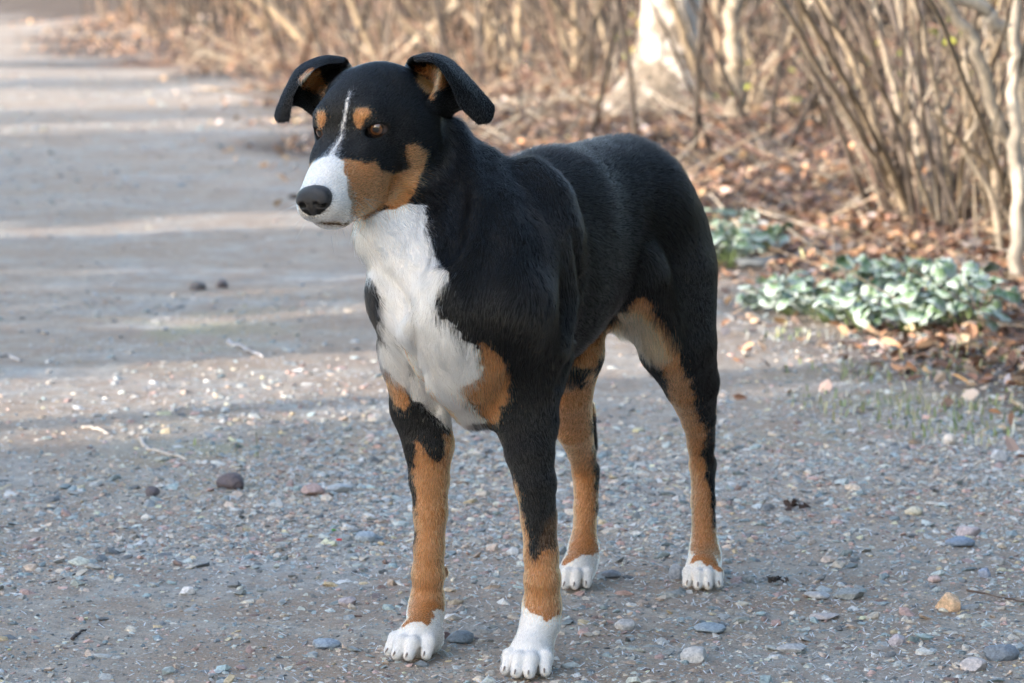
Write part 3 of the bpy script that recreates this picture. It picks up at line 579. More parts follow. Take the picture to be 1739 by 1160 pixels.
for pts, w, c, lb in FB: twig(pts, w, c, lb, 'branch', 'fallen branches on the litter', 2.5, 'fallen_branch', 1.6)

# ================================================================== TREES ACROSS THE ROAD (left of the picture, they shade the dog)
m_needle, nt, bs = new_mat('spruce_needles'); at = N(nt, 'ShaderNodeAttribute', attribute_name='tint'); nt.links.new(at.outputs['Color'], bs.inputs['Base Color']); bs.inputs['Roughness'].default_value = .7
def spruce(x, y, h, r, seed, n=5200, lb='dark green spruce standing across the road from the shrubs', gr='spruces across the road'):
    rg = np.random.default_rng(seed); z0 = float(terrain(x, y, False)); t = empty('spruce_tree', (x, y, z0)); tag(t, lb, 'tree', gr)
    V, F = tube([(x, y, z0 - .1), (x, y, z0 + h * .5), (x, y, z0 + h)], [.14, .09, .02], 8); mesh_obj('trunk', V, F, m_bark, t, True, np.repeat(np.array([DARKB]), len(V), 0))
    u = rg.random(n); zz = h * (1 - u ** .5 * .97); rad = r * (1 - zz / h) ** .85 * rg.random(n) ** .45; a = rg.uniform(0, 6.28, n); tier = .12 * np.sin(zz * 9)
    c = np.stack([x + np.cos(a) * rad * (1 + tier), y + np.sin(a) * rad * (1 + tier), z0 + zz - rad * .25], -1)
    d = np.stack([np.cos(a), np.sin(a), -.25 + rg.normal(size=n) * .25], -1) + rg.normal(size=(n, 3)) * .25; d = nrm(d); w = nrm(np.cross(d, rg.normal(size=(n, 3)))); L = rg.uniform(.12, .26, n)[:, None]
    q = np.stack([c - w * L * .25, c + d * L - w * L * .12, c + d * L + w * L * .12, c + w * L * .25], 1).reshape(-1, 3)
    mesh_obj('crown', q, np.arange(4 * n).reshape(n, 4), m_needle, t, False, np.repeat(np.array([(.035, .06, .025)]) * rg.uniform(.6, 1.6, (n, 1)), 4, 0))
for i, (x, y, h, r) in enumerate(SPRUCES): spruce(x, y, h, r, 200 + i)
for i, (x, y, h, r) in enumerate(RIGHT): spruce(x, y, h, r, 270 + i, 5200, 'tall spruce standing behind the shrubs, out of the picture to the right', 'spruces behind the shrubs')
for i, (x, y, h, r) in enumerate(YOUNG): spruce(x, y, h, r, 240 + i, 1700, 'young waist-high spruce standing across the road from the shrubs', 'young spruces across the road')
for i, (x, y, h, r) in enumerate(BARETREES):
    z0 = float(terrain(x, y, False)); t = empty('bare_tree', (x, y, z0)); tag(t, 'leafless tree standing across the road from the shrubs', 'tree', 'leafless trees across the road')
    V, F = tube([(x, y, z0 - .1), (x + .05, y, z0 + h * .4), (x, y + .1, z0 + h)], [r, r * .8, r * .3], 8); mesh_obj('trunk', V, F, m_bark, t, True, np.repeat(np.array([GREY]), len(V), 0))
    branchy(t, np.array([x, y, z0]), h, (0, 0), 90, .024, (.2, .15, .12), 300 + i, 'crown')
# ================================================================== DOG
# ---- implicit body: rounded cones and ellipsoids blended smoothly, then meshed with surface nets
BO = np.array([-.043, 3.480]); BF = np.array([-.427, -.904]); BL = np.array([.904, -.427])
def B(s, l, z):
    """body frame: s metres behind the forepaws, l towards the dog's left, z height"""
    q = BO - BF * s + BL * l; return np.array([q[0], q[1], z])
HS = 1.03
def _headrot(y, p, r):
    cy, sy, cp, sp, cr, sr = math.cos(y), math.sin(y), math.cos(p), math.sin(p), math.cos(r), math.sin(r)
    fw = np.array([-sy * cp, -cy * cp, -sp]); lf = np.array([cy, -sy, 0]); up = np.cross(fw, lf)
    lf, up = lf * cr + up * sr, -lf * sr + up * cr
    return np.stack([fw, lf, up], 1)
HR = _headrot(math.radians(27), math.radians(18.9), math.radians(4.4)); HO = np.array([-.1764, 3.450, .5914])
def Hd(x, y, z): return HO + HR @ (np.array([x, y, z]) * HS)
def body_axes():
    return np.stack([[-BF[0], -BF[1], 0], [BL[0], BL[1], 0], [0, 0, 1]], 1)
BA = body_axes()
PR = []      # (type, data, k, flow, region)
def cone(a, b, ra, rb, k=.02, flow=None, reg='body'):
    a, b = np.asarray(a, float), np.asarray(b, float)
    PR.append(('c', (a, b, ra, rb), k, nrm(b - a) if flow is None else nrm(flow), reg))
def chain(pts, k=.02, reg='body', kj=.006):
    """a limb: its segments are joined first, then the whole blends into the body"""
    seg = [(np.asarray(a, float), np.asarray(b, float), ra, rb) for (a, ra), (b, rb) in zip(pts[:-1], pts[1:])]
    PR.append(('l', (seg, kj), k, None, reg))
def ell(c, ax, r, k=.03, flow=(0, 0, -1), reg='body', sub=False):
    PR.append(('s' if sub else 'e', (np.asarray(c, float), np.asarray(ax, float), np.asarray(r, float)), k, nrm(flow), reg))
def sdf(pr, X):
    t, d = pr[0], pr[1]
    if t == 'l':
        out = None
        for sg_ in d[0]:
            v = sdf(('c', sg_), X)
            if out is None: out = v
            else: h = np.maximum(d[1] - np.abs(v - out), 0) / d[1]; out = np.minimum(v, out) - h * h * d[1] * .25
        return out
    if t == 'c':
        a, b, ra, rb = d; ab = b - a; L2 = max(ab @ ab, 1e-9)
        w = [X[i] - a[i] for i in range(3)]
        h = np.clip((w[0] * ab[0] + w[1] * ab[1] + w[2] * ab[2]) / L2, 0, 1)
        return np.sqrt((w[0] - h * ab[0]) ** 2 + (w[1] - h * ab[1]) ** 2 + (w[2] - h * ab[2]) ** 2) - (ra + (rb - ra) * h)
    c, ax, r = d; w = [X[i] - c[i] for i in range(3)]
    q = [w[0] * ax[0, j] + w[1] * ax[1, j] + w[2] * ax[2, j] for j in range(3)]
    k0 = np.sqrt((q[0] / r[0]) ** 2 + (q[1] / r[1]) ** 2 + (q[2] / r[2]) ** 2)
    k1 = np.sqrt((q[0] / r[0] ** 2) ** 2 + (q[1] / r[1] ** 2) ** 2 + (q[2] / r[2] ** 2) ** 2)
    return k0 * (k0 - 1) / np.maximum(k1, 1e-6)
back = np.array([-BF[0], -BF[1], 0.])
# torso
ell(B(.045, 0, .410), BA, (.125, .074, .118), .035, back + [0, 0, -.6])
ell(B(.16, 0, .425), BA, (.15, .086, .115), .04, back + [0, 0, -.5])
ell(B(.30, 0, .445), BA, (.14, .070, .090), .045, back + [0, 0, -.5])
ell(B(.42, 0, .455), BA, (.095, .070, .086), .045, back + [0, 0, -.8])
cone(B(.09, 0, .50), B(.20, 0, .492), .036, .05, .04, back)
cone(B(.20, 0, .492), B(.41, 0, .494), .05, .059, .045, back)
ell(B(-.030, 0, .375), BA, (.055, .058, .080), .03, (0, 0, -1))           # breast
cone(B(-.058, 0, .375), B(.015, 0, .292), .036, .034, .03, (0, 0, -1))       # keel
# neck
cone(Hd(-.080, 0, -.025), P(722, 320, 3.545), .050, .058, .03)
cone(P(722, 320, 3.545), B(.00, 0, .440), .058, .074, .04)
cone(P(780, 290, 3.57), B(.085, 0, .495), .032, .038, .035)                # crest to withers
cone(P(662, 395, 3.47), B(-.050, 0, .41), .038, .049, .04, (0, 0, -1))    # throat
# shoulders and upper arms
for sg in (1, -1):
    cone(B(.075, .045 * sg,   .505), B(-.030, .066 * sg, .405), .024, .032, .04, (0, 0, -1))
    cone(B(-.030, .068 * sg, .400), B(.030, .082 * sg if sg < 0 else .056, .325), .034, .033, .035, (0, 0, -1))
    cone(B(.075, .052 * sg, .47), B(.055, .080 * sg if sg < 0 else .054, .345), .036, .032, .03, (0, 0, -1))   # triceps
# hips and thighs
for sg in (1, -1):
    ell(B(.43, .042 * sg, .43), BA, (.08, .05, .085), .04, back * .5 + [0, 0, -1])
ell(B(.45, .050, .385), BA, (.068, .037, .085), .03, back * .4 + [0, 0, -1])
ell(B(.415, -.055, .385), BA, (.060, .034, .080), .035, back * .4 + [0, 0, -1])
# forelegs (dog's left, then right)
LFc = [(B(.030, .054, .335), .035), (P(896, 720, 3.475), .033), (P(899, 765, 3.46), .0260), (P(909, 820, 3.45), .0215),
       (P(915, 880, 3.445), .0182), (P(919, 940, 3.44), .0175), (P(921, 985, 3.435), .0186), (P(921, 1020, 3.44), .0172), (P(920, 1060, 3.43), .0180)]
RFc = [(B(.020, -.080, .345), .036), (P(714, 690, 3.56), .033), (P(728, 755, 3.55), .0270), (P(729, 815, 3.55), .0210),
       (P(731, 870, 3.545), .0178), (P(729, 930, 3.54), .0158), (P(727, 975, 3.54), .0170), (P(726, 1010, 3.545), .0160), (P(722, 1045, 3.535), .0172)]
chain(LFc, .02, 'leg'); chain(RFc, .02, 'leg')
cone(P(757, 975, 3.575), P(752, 970, 3.56), .004, .006, .008, None, 'leg')          # carpal pad
# hind legs
LHc = [(B(.43, .052, .39), .058), (P(1150, 585, 3.83), .046), (P(1174, 650, 3.88), .033), (P(1186, 710, 3.93), .0200), (P(1190, 755, 3.965), .0150),
       (P(1193, 790, 3.98), .0148), (P(1194, 850, 3.965), .0138), (P(1196, 920, 3.945), .0150), (P(1198, 960, 3.925), .0170)]
RHc = [(B(.40, -.060, .375), .046), (P(976, 600, 3.80), .034), (P(966, 665, 3.82), .0275), (P(974, 725, 3.87), .0225), (P(988, 770, 3.93), .0158),
       (P(994, 800, 3.955), .0152), (P(995, 860, 3.94), .0136), (P(991, 920, 3.925), .0146), (P(987, 955, 3.91), .0160)]
chain(LHc, .025, 'leg'); chain(RHc, .025, 'leg')
cone(P(1203, 783, 3.995), P(1200, 830, 3.985), .0085, .0080, .010, None, 'leg')       # point of the hock
cone(P(1006, 797, 3.975), P(1004, 840, 3.96), .0085, .0080, .010, None, 'leg')
cone(P(1205, 760, 4.0), P(1200, 660, 3.95), .006, .012, .012, (0, 0, -1), 'leg')     # tendon
cone(P(1006, 760, 3.975), P(996, 690, 3.92), .006, .010, .012, (0, 0, -1), 'leg')
cone(B(.33, .075, .40), P(1128, 585, 3.80), .022, .018, .03, (0, 0, -1))             # flank folds
cone(B(.31, -.075, .40), P(960, 620, 3.78), .02, .018, .03, (0, 0, -1))
# tail, hanging behind the thigh
TL = [(B(.50, 0, .485), .024), (B(.545, .012, .455), .019), (B(.565, .03, .40), .017), (B(.56, .045, .345), .014), (B(.555, .05, .31), .007)]
chain(TL, .02, 'tail')
# paws
CLAWS = []
def paw(c, yaw, w, ln, wrist, spread=1.0):
    """c = centre of the foot on the ground, yaw = direction the toes point (radians, from -Y towards -X)"""
    f = np.array([-math.sin(yaw), -math.cos(yaw), 0]); l = np.array([math.cos(yaw), -math.sin(yaw), 0]); up = np.array([0, 0, 1.])
    c = np.array([c[0], c[1], 0])
    cone(c - f * ln * .25 + up * .017, c + f * ln * .05 + up * .019, w * .36, w * .38, .012, f, 'paw')
    cone(wrist, c - f * ln * .05 + up * .026, .017, w * .33, .015, f, 'paw')
    for i, t in enumerate((-1.5, -.5, .5, 1.5)):
        out = t * w * .245 * spread; mid = abs(t) < 1
        a = c + l * out * .62 + f * ln * (.02 if mid else -.06) + up * .024
        b = c + l * out * .96 + f * ln * (.36 if mid else .20) + up * .0215
        e = c + l * out * 1.06 + f * ln * (.50 if mid else .34) + up * .0095
        r = w * .142
        cone(a, b, r * 1.0, r * 1.10, .0022, f, 'toe'); cone(b, e, r * 1.06, r * .82, .002, f * .6 - up * .8, 'toe')
        CLAWS.append((e + f * .004 + up * .0035, nrm(f + l * t * .12 - up * .45), r))
Y45 = math.radians
paw((-.1050, 3.488), Y45(24), .054, .080, P(725, 1035, 3.54), 1.08)
paw((.0205, 3.405), Y45(12), .056, .085, P(920, 1035, 3.435))
paw((.080, 3.885), Y45(14), .048, .070, P(992, 940, 3.915))
paw((.237, 3.885), Y45(2), .050, .070, P(1197, 945, 3.93))
# head
back_h = HR @ np.array([-1, 0, 0])
def hx(x, y, z): return HR @ np.array([x, y, z])
def hell(x, y, z, r, k, fl, **kw): ell(Hd(x, y, z), HR, np.array(r) * HS, k, hx(*fl), 'head', **kw)
def hcone(a, b, ra, rb, k, fl=None): cone(Hd(*a), Hd(*b), ra * HS, rb * HS, k, hx(*fl) if fl else None, 'head')
hell(-.056, 0, .000, (.060, .053, .047), .02, (-1, 0, .1))
hell(-.020, 0, .006, (.034, .043, .029), .02, (-1, 0, .2))
for sg in (1, -1):
    hell(-.050, .037 * sg, -.026, (.042, .030, .037), .025, (-1, .3 * sg, -.3))     # cheek
    hell(-.006, .027 * sg, .014, (.014, .013, .011), .014, (-1, .2 * sg, .2))        # brow
    hell(.040, .013 * sg, -.050, (.058, .018, .020), .012, (-1, .4 * sg, -.6))       # lips
    hell(.008, .026 * sg, -.030, (.034, .018, .026), .02, (-1, .4 * sg, -.3))
    ey = .0340 if sg > 0 else -.0312
    hell(-.006, ey * .95, .001, (.0135, .0150, .0135), .006, (-1, 0, 0))            # lids
    hell(.004, ey, -.0006, (.0150, .0124, .0075), .0015, (-1, 0, 0), sub=True)   # eye opening
hcone((-.005, 0, -.020), (.055, 0, -.034), .027, .022, .02, (-1, 0, 0))
hcone((.055, 0, -.034), (.090, 0, -.040), .022, .019, .015, (-1, 0, 0))
hell(.083, 0, -.050, (.022, .023, .015), .012, (-1, 0, -.5))
hcone((-.045, 0, -.057), (.075, 0, -.066), .0255, .0115, .015, (-1, 0, 0))            # lower jaw
for sg in (1, -1): hcone((.015, .012 * sg, -.064), (.068, .009 * sg, -.065), .019, .0145, .012, (-1, 0, -.4))
hcone((-.070, .0, -.005), (-.090, 0, -.035), .040, .040, .025, (-1, 0, -.3))
for sg in (1, -1):
    hcone((-.064, .030 * sg, .020), (-.086, .042 * sg, .000), .019, .018, .015, (-.3, sg, .4))   # ear root

# ---- grid
H0 = np.array([-.31, 3.26, -.008]); H1 = np.array([.31, 4.09, .70]); DX = GRIDSTEP
dims = np.ceil((H1 - H0) / DX).astype(int)
ax_ = [H0[i] + DX * np.arange(dims[i]) for i in range(3)]
G = np.full(dims, .05, np.float32)
def bounds(pr):
    if pr[0] == 'l':
        q = [(np.minimum(a, b) - max(ra, rb), np.maximum(a, b) + max(ra, rb)) for a, b, ra, rb in pr[1][0]]
        lo, hi = np.min([v[0] for v in q], 0), np.max([v[1] for v in q], 0)
    elif pr[0] == 'c': a, b, ra, rb = pr[1]; r = max(ra, rb); lo, hi = np.minimum(a, b) - r, np.maximum(a, b) + r
    else:
        c, A, r = pr[1]; e = np.sqrt((A ** 2) @ (r ** 2)); lo, hi = c - e, c + e
    m = max(pr[2] * 1.05, .012); return lo - m, hi + m
def fill(prs):
    for pr in prs:
        subp = pr[0] == 's'
        lo, hi = bounds(pr)
        i0 = np.clip(((lo - H0) / DX).astype(int), 0, dims); i1 = np.clip(((hi - H0) / DX).astype(int) + 2, 0, dims)
        sl = tuple(slice(a, b) for a, b in zip(i0, i1))
        X = (ax_[0][sl[0]][:, None, None].astype(np.float32), ax_[1][sl[1]][None, :, None].astype(np.float32), ax_[2][sl[2]][None, None, :].astype(np.float32))
        d = sdf(pr, X).astype(np.float32); g = G[sl]; k = pr[2]
        if subp:
            d = -d; h = np.maximum(k - np.abs(d - g), 0) / k; G[sl] = np.maximum(d, g) + h * h * k * .25
        else:
            h = np.maximum(k - np.abs(d - g), 0) / k; G[sl] = np.minimum(d, g) - h * h * k * .25
fill([p_ for p_ in PR if p_[0] != 's']); fill([p_ for p_ in PR if p_[0] == 's'])
def surf(px, py, into=0.0):
    """first point of the body met by a sight line, moved in along it"""
    for Y in np.arange(3.28, 4.08, .001):
        i = ((P(px, py, Y) - H0) / DX).astype(int)
        if (i >= 0).all() and (i < dims).all() and G[i[0], i[1], i[2]] < 0: return P(px, py, Y + into)
    return P(px, py, 3.6)
n0 = len(PR)
def ridge(pts, r, into=.004, k=.014, reg='body'):
    q = [surf(x, y, r * .55 + into) for x, y in pts]
    chain([(p, r) for p in q], k, reg, .004)
def groove(pts, r, k=.012):
    q = [surf(x, y, -r * .2) for x, y in pts]
    for a, b in zip(q[:-1], q[1:]):
        ax0 = nrm(b - a); ax1 = nrm(np.cross(ax0, [0, 1, 0])); ln = np.linalg.norm(b - a)
        ell((a + b) / 2, np.stack([ax0, ax1, np.cross(ax0, ax1)], 1), (ln * .75, r, r), k, ax0, 'body', True)
ridge([(770, 222), (800, 290), (812, 350), (790, 420), (762, 470)], .012, .006, .02)
ridge([(826, 275), (850, 340), (868, 410), (862, 480)], .011, .009, .022)
ridge([(905, 292), (938, 335), (955, 400), (958, 500), (948, 590)], .012, .0155, .028)
ridge([(650, 480), (672, 530), (690, 555)], .010, .006, .016)
ridge([(735, 480), (722, 530), (704, 560)], .010, .006, .016)
ridge([(905, 760), (912, 850), (918, 930)], .006, .004, .010, 'leg')
ridge([(722, 800), (727, 880), (730, 940)], .006, .004, .010, 'leg')
ridge([(1090, 440), (1074, 500), (1064, 545)], .012, .013, .03)
groove([(782, 330), (775, 400), (752, 440)], .010)
groove([(704, 570), (716, 640), (735, 690)], .005)
groove([(975, 440), (978, 520), (965, 600)], .003, .02)
groove([(668, 475), (695, 515)], .006)
groove([(532, 373), (560, 376), (600, 374), (632, 363), (655, 349)], .0028, .0025)
nd = [p_ for p_ in PR[n0:]]; fill([p_ for p_ in nd if p_[0] != 's']); fill([p_ for p_ in nd if p_[0] == 's'])
# relief of muscle and skin
def surface_nets(G, H0, DX):
    S = G < 0; nx, ny, nz = G.shape
    c = S[:-1, :-1, :-1].astype(np.int8)
    cnt = sum(S[i:nx - 1 + i, j:ny - 1 + j, k:nz - 1 + k].astype(np.int8) for i in (0, 1) for j in (0, 1) for k in (0, 1))
    act = np.argwhere((cnt > 0) & (cnt < 8)); idx = np.full((nx - 1, ny - 1, nz - 1), -1, np.int32)
    idx[act[:, 0], act[:, 1], act[:, 2]] = np.arange(len(act))
    acc = np.zeros((len(act), 3)); n = np.zeros(len(act))
    corners = [(i, j, k) for i in (0, 1) for j in (0, 1) for k in (0, 1)]
    val = {q: G[act[:, 0] + q[0], act[:, 1] + q[1], act[:, 2] + q[2]] for q in corners}
    for q in corners:
        for a in range(3):
            if q[a]: continue
            q2 = list(q); q2[a] = 1; q2 = tuple(q2)
            v0, v1 = val[q], val[q2]; m = (v0 < 0) != (v1 < 0)
            t = np.where(m, v0 / np.where(m, v0 - v1, 1), 0)
            p = np.tile(np.array(q, float), (len(act), 1)); p[:, a] = t
            acc[m] += p[m]; n[m] += 1
    V = H0 + (act + acc / n[:, None]) * DX
    F = []
    for a in range(3):
        b, c = (a + 1) % 3, (a + 2) % 3
        s0 = [slice(None)] * 3; s1 = [slice(None)] * 3; s0[a] = slice(0, -1); s1[a] = slice(1, None)
        A, Bq = S[tuple(s0)], S[tuple(s1)]
        e = np.argwhere(A != Bq); e = e[(e[:, b] > 0) & (e[:, c] > 0)]
        e = e[(e[:, b] < G.shape[b] - 1) & (e[:, c] < G.shape[c] - 1)]
        inside = S[e[:, 0], e[:, 1], e[:, 2]]
        q = []
        for db, dc in ((1, 1), (0, 1), (0, 0), (1, 0)):
            w = e.copy(); w[:, b] -= db; w[:, c] -= dc; q.append(idx[w[:, 0], w[:, 1], w[:, 2]])
        q = np.stack(q, 1); q[~inside] = q[~inside][:, ::-1]; F.append(q)
    return V, np.concatenate(F)
DV, DF = surface_nets(G, H0, DX)
def vnormals(V, F):
    fn = np.cross(V[F[:, 2]] - V[F[:, 0]], V[F[:, 3]] - V[F[:, 1]]); n = np.zeros_like(V)
    for i in range(4):
        for a in range(3): n[:, a] += np.bincount(F[:, i], fn[:, a], len(V))
    return nrm(n)
def relax(V, F, it=2, lam=.5):
    for _ in range(it):
        acc = np.zeros_like(V); n = np.zeros(len(V))
        for i in range(4):
            a, b = F[:, i], F[:, (i + 1) % 4]
            for c in range(3): acc[:, c] += np.bincount(a, V[b, c], len(V)) + np.bincount(b, V[a, c], len(V))
            n += np.bincount(a, minlength=len(V)) + np.bincount(b, minlength=len(V))
        V = V + lam * (acc / n[:, None] - V)
    return V
DV = relax(DV, DF, 2, .45)
DN = vnormals(DV, DF)
am = sstep(.26, .36, DV[:, 2]) * sstep(.115, .19, np.linalg.norm(DV - HO, axis=1))
DV = DV + DN * (am * (.0016 * wob(DV, 26, 8, 1) + .0009 * wob(DV * [1, 1, .45], 70, 8, 2)))[:, None]
DN = vnormals(DV, DF)
# flow of the coat and region of each vertex
flow = np.zeros_like(DV); regs = ['body', 'leg', 'tail', 'paw', 'toe', 'head']; rw = np.zeros((len(DV), len(regs)))
XT = (DV[:, 0], DV[:, 1], DV[:, 2])
for pr in PR:
    if pr[0] == 's': continue
    if pr[0] == 'l':
        for sg_ in pr[1][0]:
            w = np.exp(-np.clip(sdf(('c', sg_), XT), 0, None) / .008); flow += w[:, None] * nrm(sg_[1] - sg_[0]); rw[:, regs.index(pr[4])] += w * .6
        continue
    w = np.exp(-np.clip(sdf(pr, XT), 0, None) / .008)
    flow += w[:, None] * pr[3]; rw[:, regs.index(pr[4])] += w
DREG = rw.argmax(1)

# ---- ears: folded flaps from rows of control points (base, inside, fold, flap, free edge)
def sheet(rows, nu=26, nv=30):
    R_ = np.array([[surf(q[0], q[1], q[3]) if len(q) == 4 else P(*q) for q in r] for r in rows]); A = np.stack([catmull(r, nv) for r in R_])
    return np.stack([catmull(A[:, j], nu) for j in range(nv)], 1)
EARS = []
EAR_L = [[(688, 116, 0, .004), (698, 150, 0, .004), (716, 182, 0, .004), (742, 197, 0, .006), (764, 198, 0, .012)],
         [(690, 106, 0, .002), (716, 128, 0, -.001), (738, 152, 0, -.004), (760, 172, 3.505), (786, 186, 3.520)],
         [(697, 98.0, 3.488), (731, 94, 3.520), (763, 104, 3.530), (801, 140, 3.535), (837, 177, 3.535)],
         [(702, 98, 3.472), (738, 96, 3.490), (771, 122, 3.496), (800, 158, 3.508), (834, 206, 3.522)],
         [(703, 104, 3.466), (736, 107, 3.474), (763, 140, 3.480), (782, 182, 3.492), (812, 212, 3.510)]]
EAR_R = [[(597, 112, 0, .010), (583, 132, 0, .012), (564, 162, 0, .010), (548, 190, 3.545), (534, 200, 3.540)],
         [(593, 106, 3.540), (565, 118, 3.572), (535, 142, 3.582), (515, 168, 3.575), (505, 180, 3.562)],
         [(590, 101, 3.535), (552, 98.0, 3.552), (511, 115, 3.565), (488, 150, 3.562), (469, 190, 3.552)],
         [(587, 100, 3.522), (550, 100, 3.530), (509, 122, 3.540), (487, 157, 3.540), (471, 207, 3.540)],
         [(585, 106, 3.514), (547, 111, 3.515), (518, 131, 3.524), (499, 160, 3.526), (491, 206, 3.532)]]
for rows in (EAR_L, EAR_R):
    S_ = sheet(rows); nu, nv = S_.shape[:2]
    gu = np.gradient(S_, axis=0); gv = np.gradient(S_, axis=1); n_ = nrm(np.cross(gu, gv))
    u_ = np.linspace(0, 1, nu)[:, None]; v_ = np.linspace(0, 1, nv)[None, :]
    th_ = .0010 * np.sqrt(np.clip(1 - np.clip((u_ - .9) / .1, 0, 1) ** 2, .02, 1)) * np.sqrt(np.clip(1 - np.clip((np.abs(v_ - .5) - .43) / .07, 0, 1) ** 2, .02, 1))
    top = (S_ + n_ * th_[..., None]).reshape(-1, 3); bot = (S_ - n_ * th_[..., None]).reshape(-1, 3)
    F_ = []; K = nu * nv
    for i in range(nu - 1):
        for j in range(nv - 1):
            a = i * nv + j; q = (a, a + 1, a + nv + 1, a + nv); F_.append(q); F_.append((q[3] + K, q[2] + K, q[1] + K, q[0] + K))
    rim = [j for j in range(nv)] + [i * nv + nv - 1 for i in range(1, nu)] + [(nu - 1) * nv + j for j in range(nv - 2, -1, -1)] + [i * nv for i in range(nu - 2, 0, -1)]
    for a, b in zip(rim, rim[1:] + rim[:1]): F_.append((b, a, a + K, b + K))
    F_ = np.array(F_); V_ = np.concatenate([top, bot]); N_ = vnormals(V_, F_)
    if (N_[:K] * n_.reshape(-1, 3)).sum() < 0: F_ = F_[:, ::-1].copy(); N_ = -N_
    fl_ = nrm(gu * .7 + np.where(True, gv, 0) * .5).reshape(-1, 3); EARS.append((V_, F_, N_, np.concatenate([fl_, fl_])))

# ---- coat colours: markings traced on the side one sees, mirrored to the other side
def zc(pts, ox, oy, s): return [(ox + x / s, oy + y / s) for x, y in pts]
Z1 = lambda p: zc(p, 450, 80, 3.624); Z2 = lambda p: zc(p, 560, 330, 2.6975); Z3 = lambda p: zc(p, 620, 700, 2.5225); Z4 = lambda p: zc(p, 900, 480, 2.148)
BLACK, TAN, WHITE, CREAM, BROWN, MIXED, PALETAN = range(7)
MARKS = [
 (TAN, Z1([(490,690),(560,700),(620,720),(680,700),(720,770),(800,775),(870,760),(890,740),(870,680),(865,600),(900,590),(950,610),(1000,650),(1000,700),(975,760),(940,790),(950,830),(930,880),(900,940),(850,1000),(790,1060),(740,1060),(620,1090),(540,1110),(515,1040),(530,950),(515,860),(485,770),(462,700)])),
 (TAN, Z1([(538,420),(560,385),(600,375),(650,390),(650,420),(610,450),(590,495),(560,500),(540,460)])),
 (TAN, Z1([(318,400),(350,392),(382,410),(378,450),(360,490),(340,510),(325,460)])),
 (TAN, Z1([(900,105),(1000,105),(1110,175),(1120,240),(1060,260),(1030,320),(950,260)])),
 (TAN, Z1([(200,190),(280,120),(340,140),(370,235),(340,310),(270,260),(215,225)])),
 (MIXED, Z1([(534,240),(510,300),(476,420),(448,520),(410,600),(330,690),(420,710),(455,690),(470,650),(474,600),(494,500),(508,400),(530,300)])),
 (WHITE, Z1([(512,275),(497,340),(484,420),(463,520),(430,610),(400,655),(330,700),(300,720),(250,790),(150,870),(150,1150),(545,1150),(545,1040),(550,950),(534,860),(505,780),(480,720),(430,665),(455,600),(478,500),(498,420),(512,340),(520,280)])),
 (PALETAN, Z1([(500,800),(540,860),(562,950),(558,1040),(560,1150),(530,1150),(525,1040),(535,950),(520,870)])),
 (BROWN, Z1([(330,1075),(420,1082),(520,1085),(600,1062),(690,1020),(740,975),(770,985),(700,1045),(600,1085),(520,1102),(420,1100),(330,1092)])),
 (TAN, Z2([(690,690),(740,700),(800,760),(830,850),(810,950),(770,1040),(730,1050),(690,1000),(640,940),(610,905),(650,880),(700,860),(700,780)])),
 (TAN, Z2([(150,640),(195,690),(225,790),(260,815),(320,870),(380,950),(350,990),(290,970),(240,860),(170,760)])),
 (WHITE, Z2([(80,150),(200,95),(370,45),(440,60),(450,170),(470,250),(520,330),(545,380),(520,430),(485,510),(500,580),(560,600),(600,660),(680,700),(700,800),(690,860),(640,890),(610,905),(660,980),(720,1050),(590,1045),(570,1070),(530,1060),(480,1020),(420,950),(340,900),(280,820),(250,800),(220,790),(190,720),(190,640),(235,600),(220,520),(210,430),(150,350),(80,260)])),
 (TAN, Z3([(225,120),(265,150),(300,210),(345,190),(345,100),(400,30),(400,200),(370,400),(380,600),(380,740),(345,840),(310,850),(270,905),(240,895),(180,915),(150,915),(170,700),(205,600),(210,500),(215,400),(200,250)])),
 (WHITE, Z3([(180,912),(240,895),(270,905),(310,850),(380,820),(380,1100),(40,1100),(40,980),(150,912)])),
 (TAN, Z3([(600,200),(640,300),(680,420),(700,600),(730,650),(760,600),(800,570),(860,560),(870,720),(860,865),(770,880),(700,850),(655,800),(650,680),(640,500),(600,350)])),
 (BROWN, Z3([(745,560),(770,480),(800,430),(860,420),(860,575),(790,585),(755,615)])),
 (WHITE, Z3([(650,790),(700,850),(770,880),(860,865),(870,1300),(560,1300),(580,900)])),
 (TAN, Z4([(55,340),(130,340),(160,370),(190,395),(225,330),(245,290),(245,400),(228,450),(222,560),(232,640),(235,700),(238,760),(250,850),(260,960),(260,1000),(180,1000),(120,1025),(90,1035),(120,950),(130,800),(110,650),(55,540),(50,450)])),
 (WHITE, Z4([(60,1040),(120,1025),(180,1000),(270,992),(270,1180),(60,1180)])),
 (TAN, Z4([(150,290),(200,230),(340,100),(400,50),(440,60),(480,150),(530,220),(560,290),(590,400),(630,530),(637,640),(650,740),(665,850),(690,960),(720,1000),(720,1060),(670,1050),(590,1020),(560,950),(560,800),(550,700),(530,560),(510,420),(490,340),(420,260),(400,200),(330,190),(300,240),(240,310),(200,310),(150,310)])),
 (CREAM, Z4([(345,110),(400,120),(450,170),(500,240),(510,290),(470,310),(420,280),(390,240),(360,240),(300,260),(250,290),(280,210)])),
 (WHITE, Z4([(540,985),(590,985),(600,1025),(640,1025),(670,1045),(720,1050),(740,1200),(520,1200)])),
]
ZONES = 'hhhhhhhhhffffffffrrrrr'
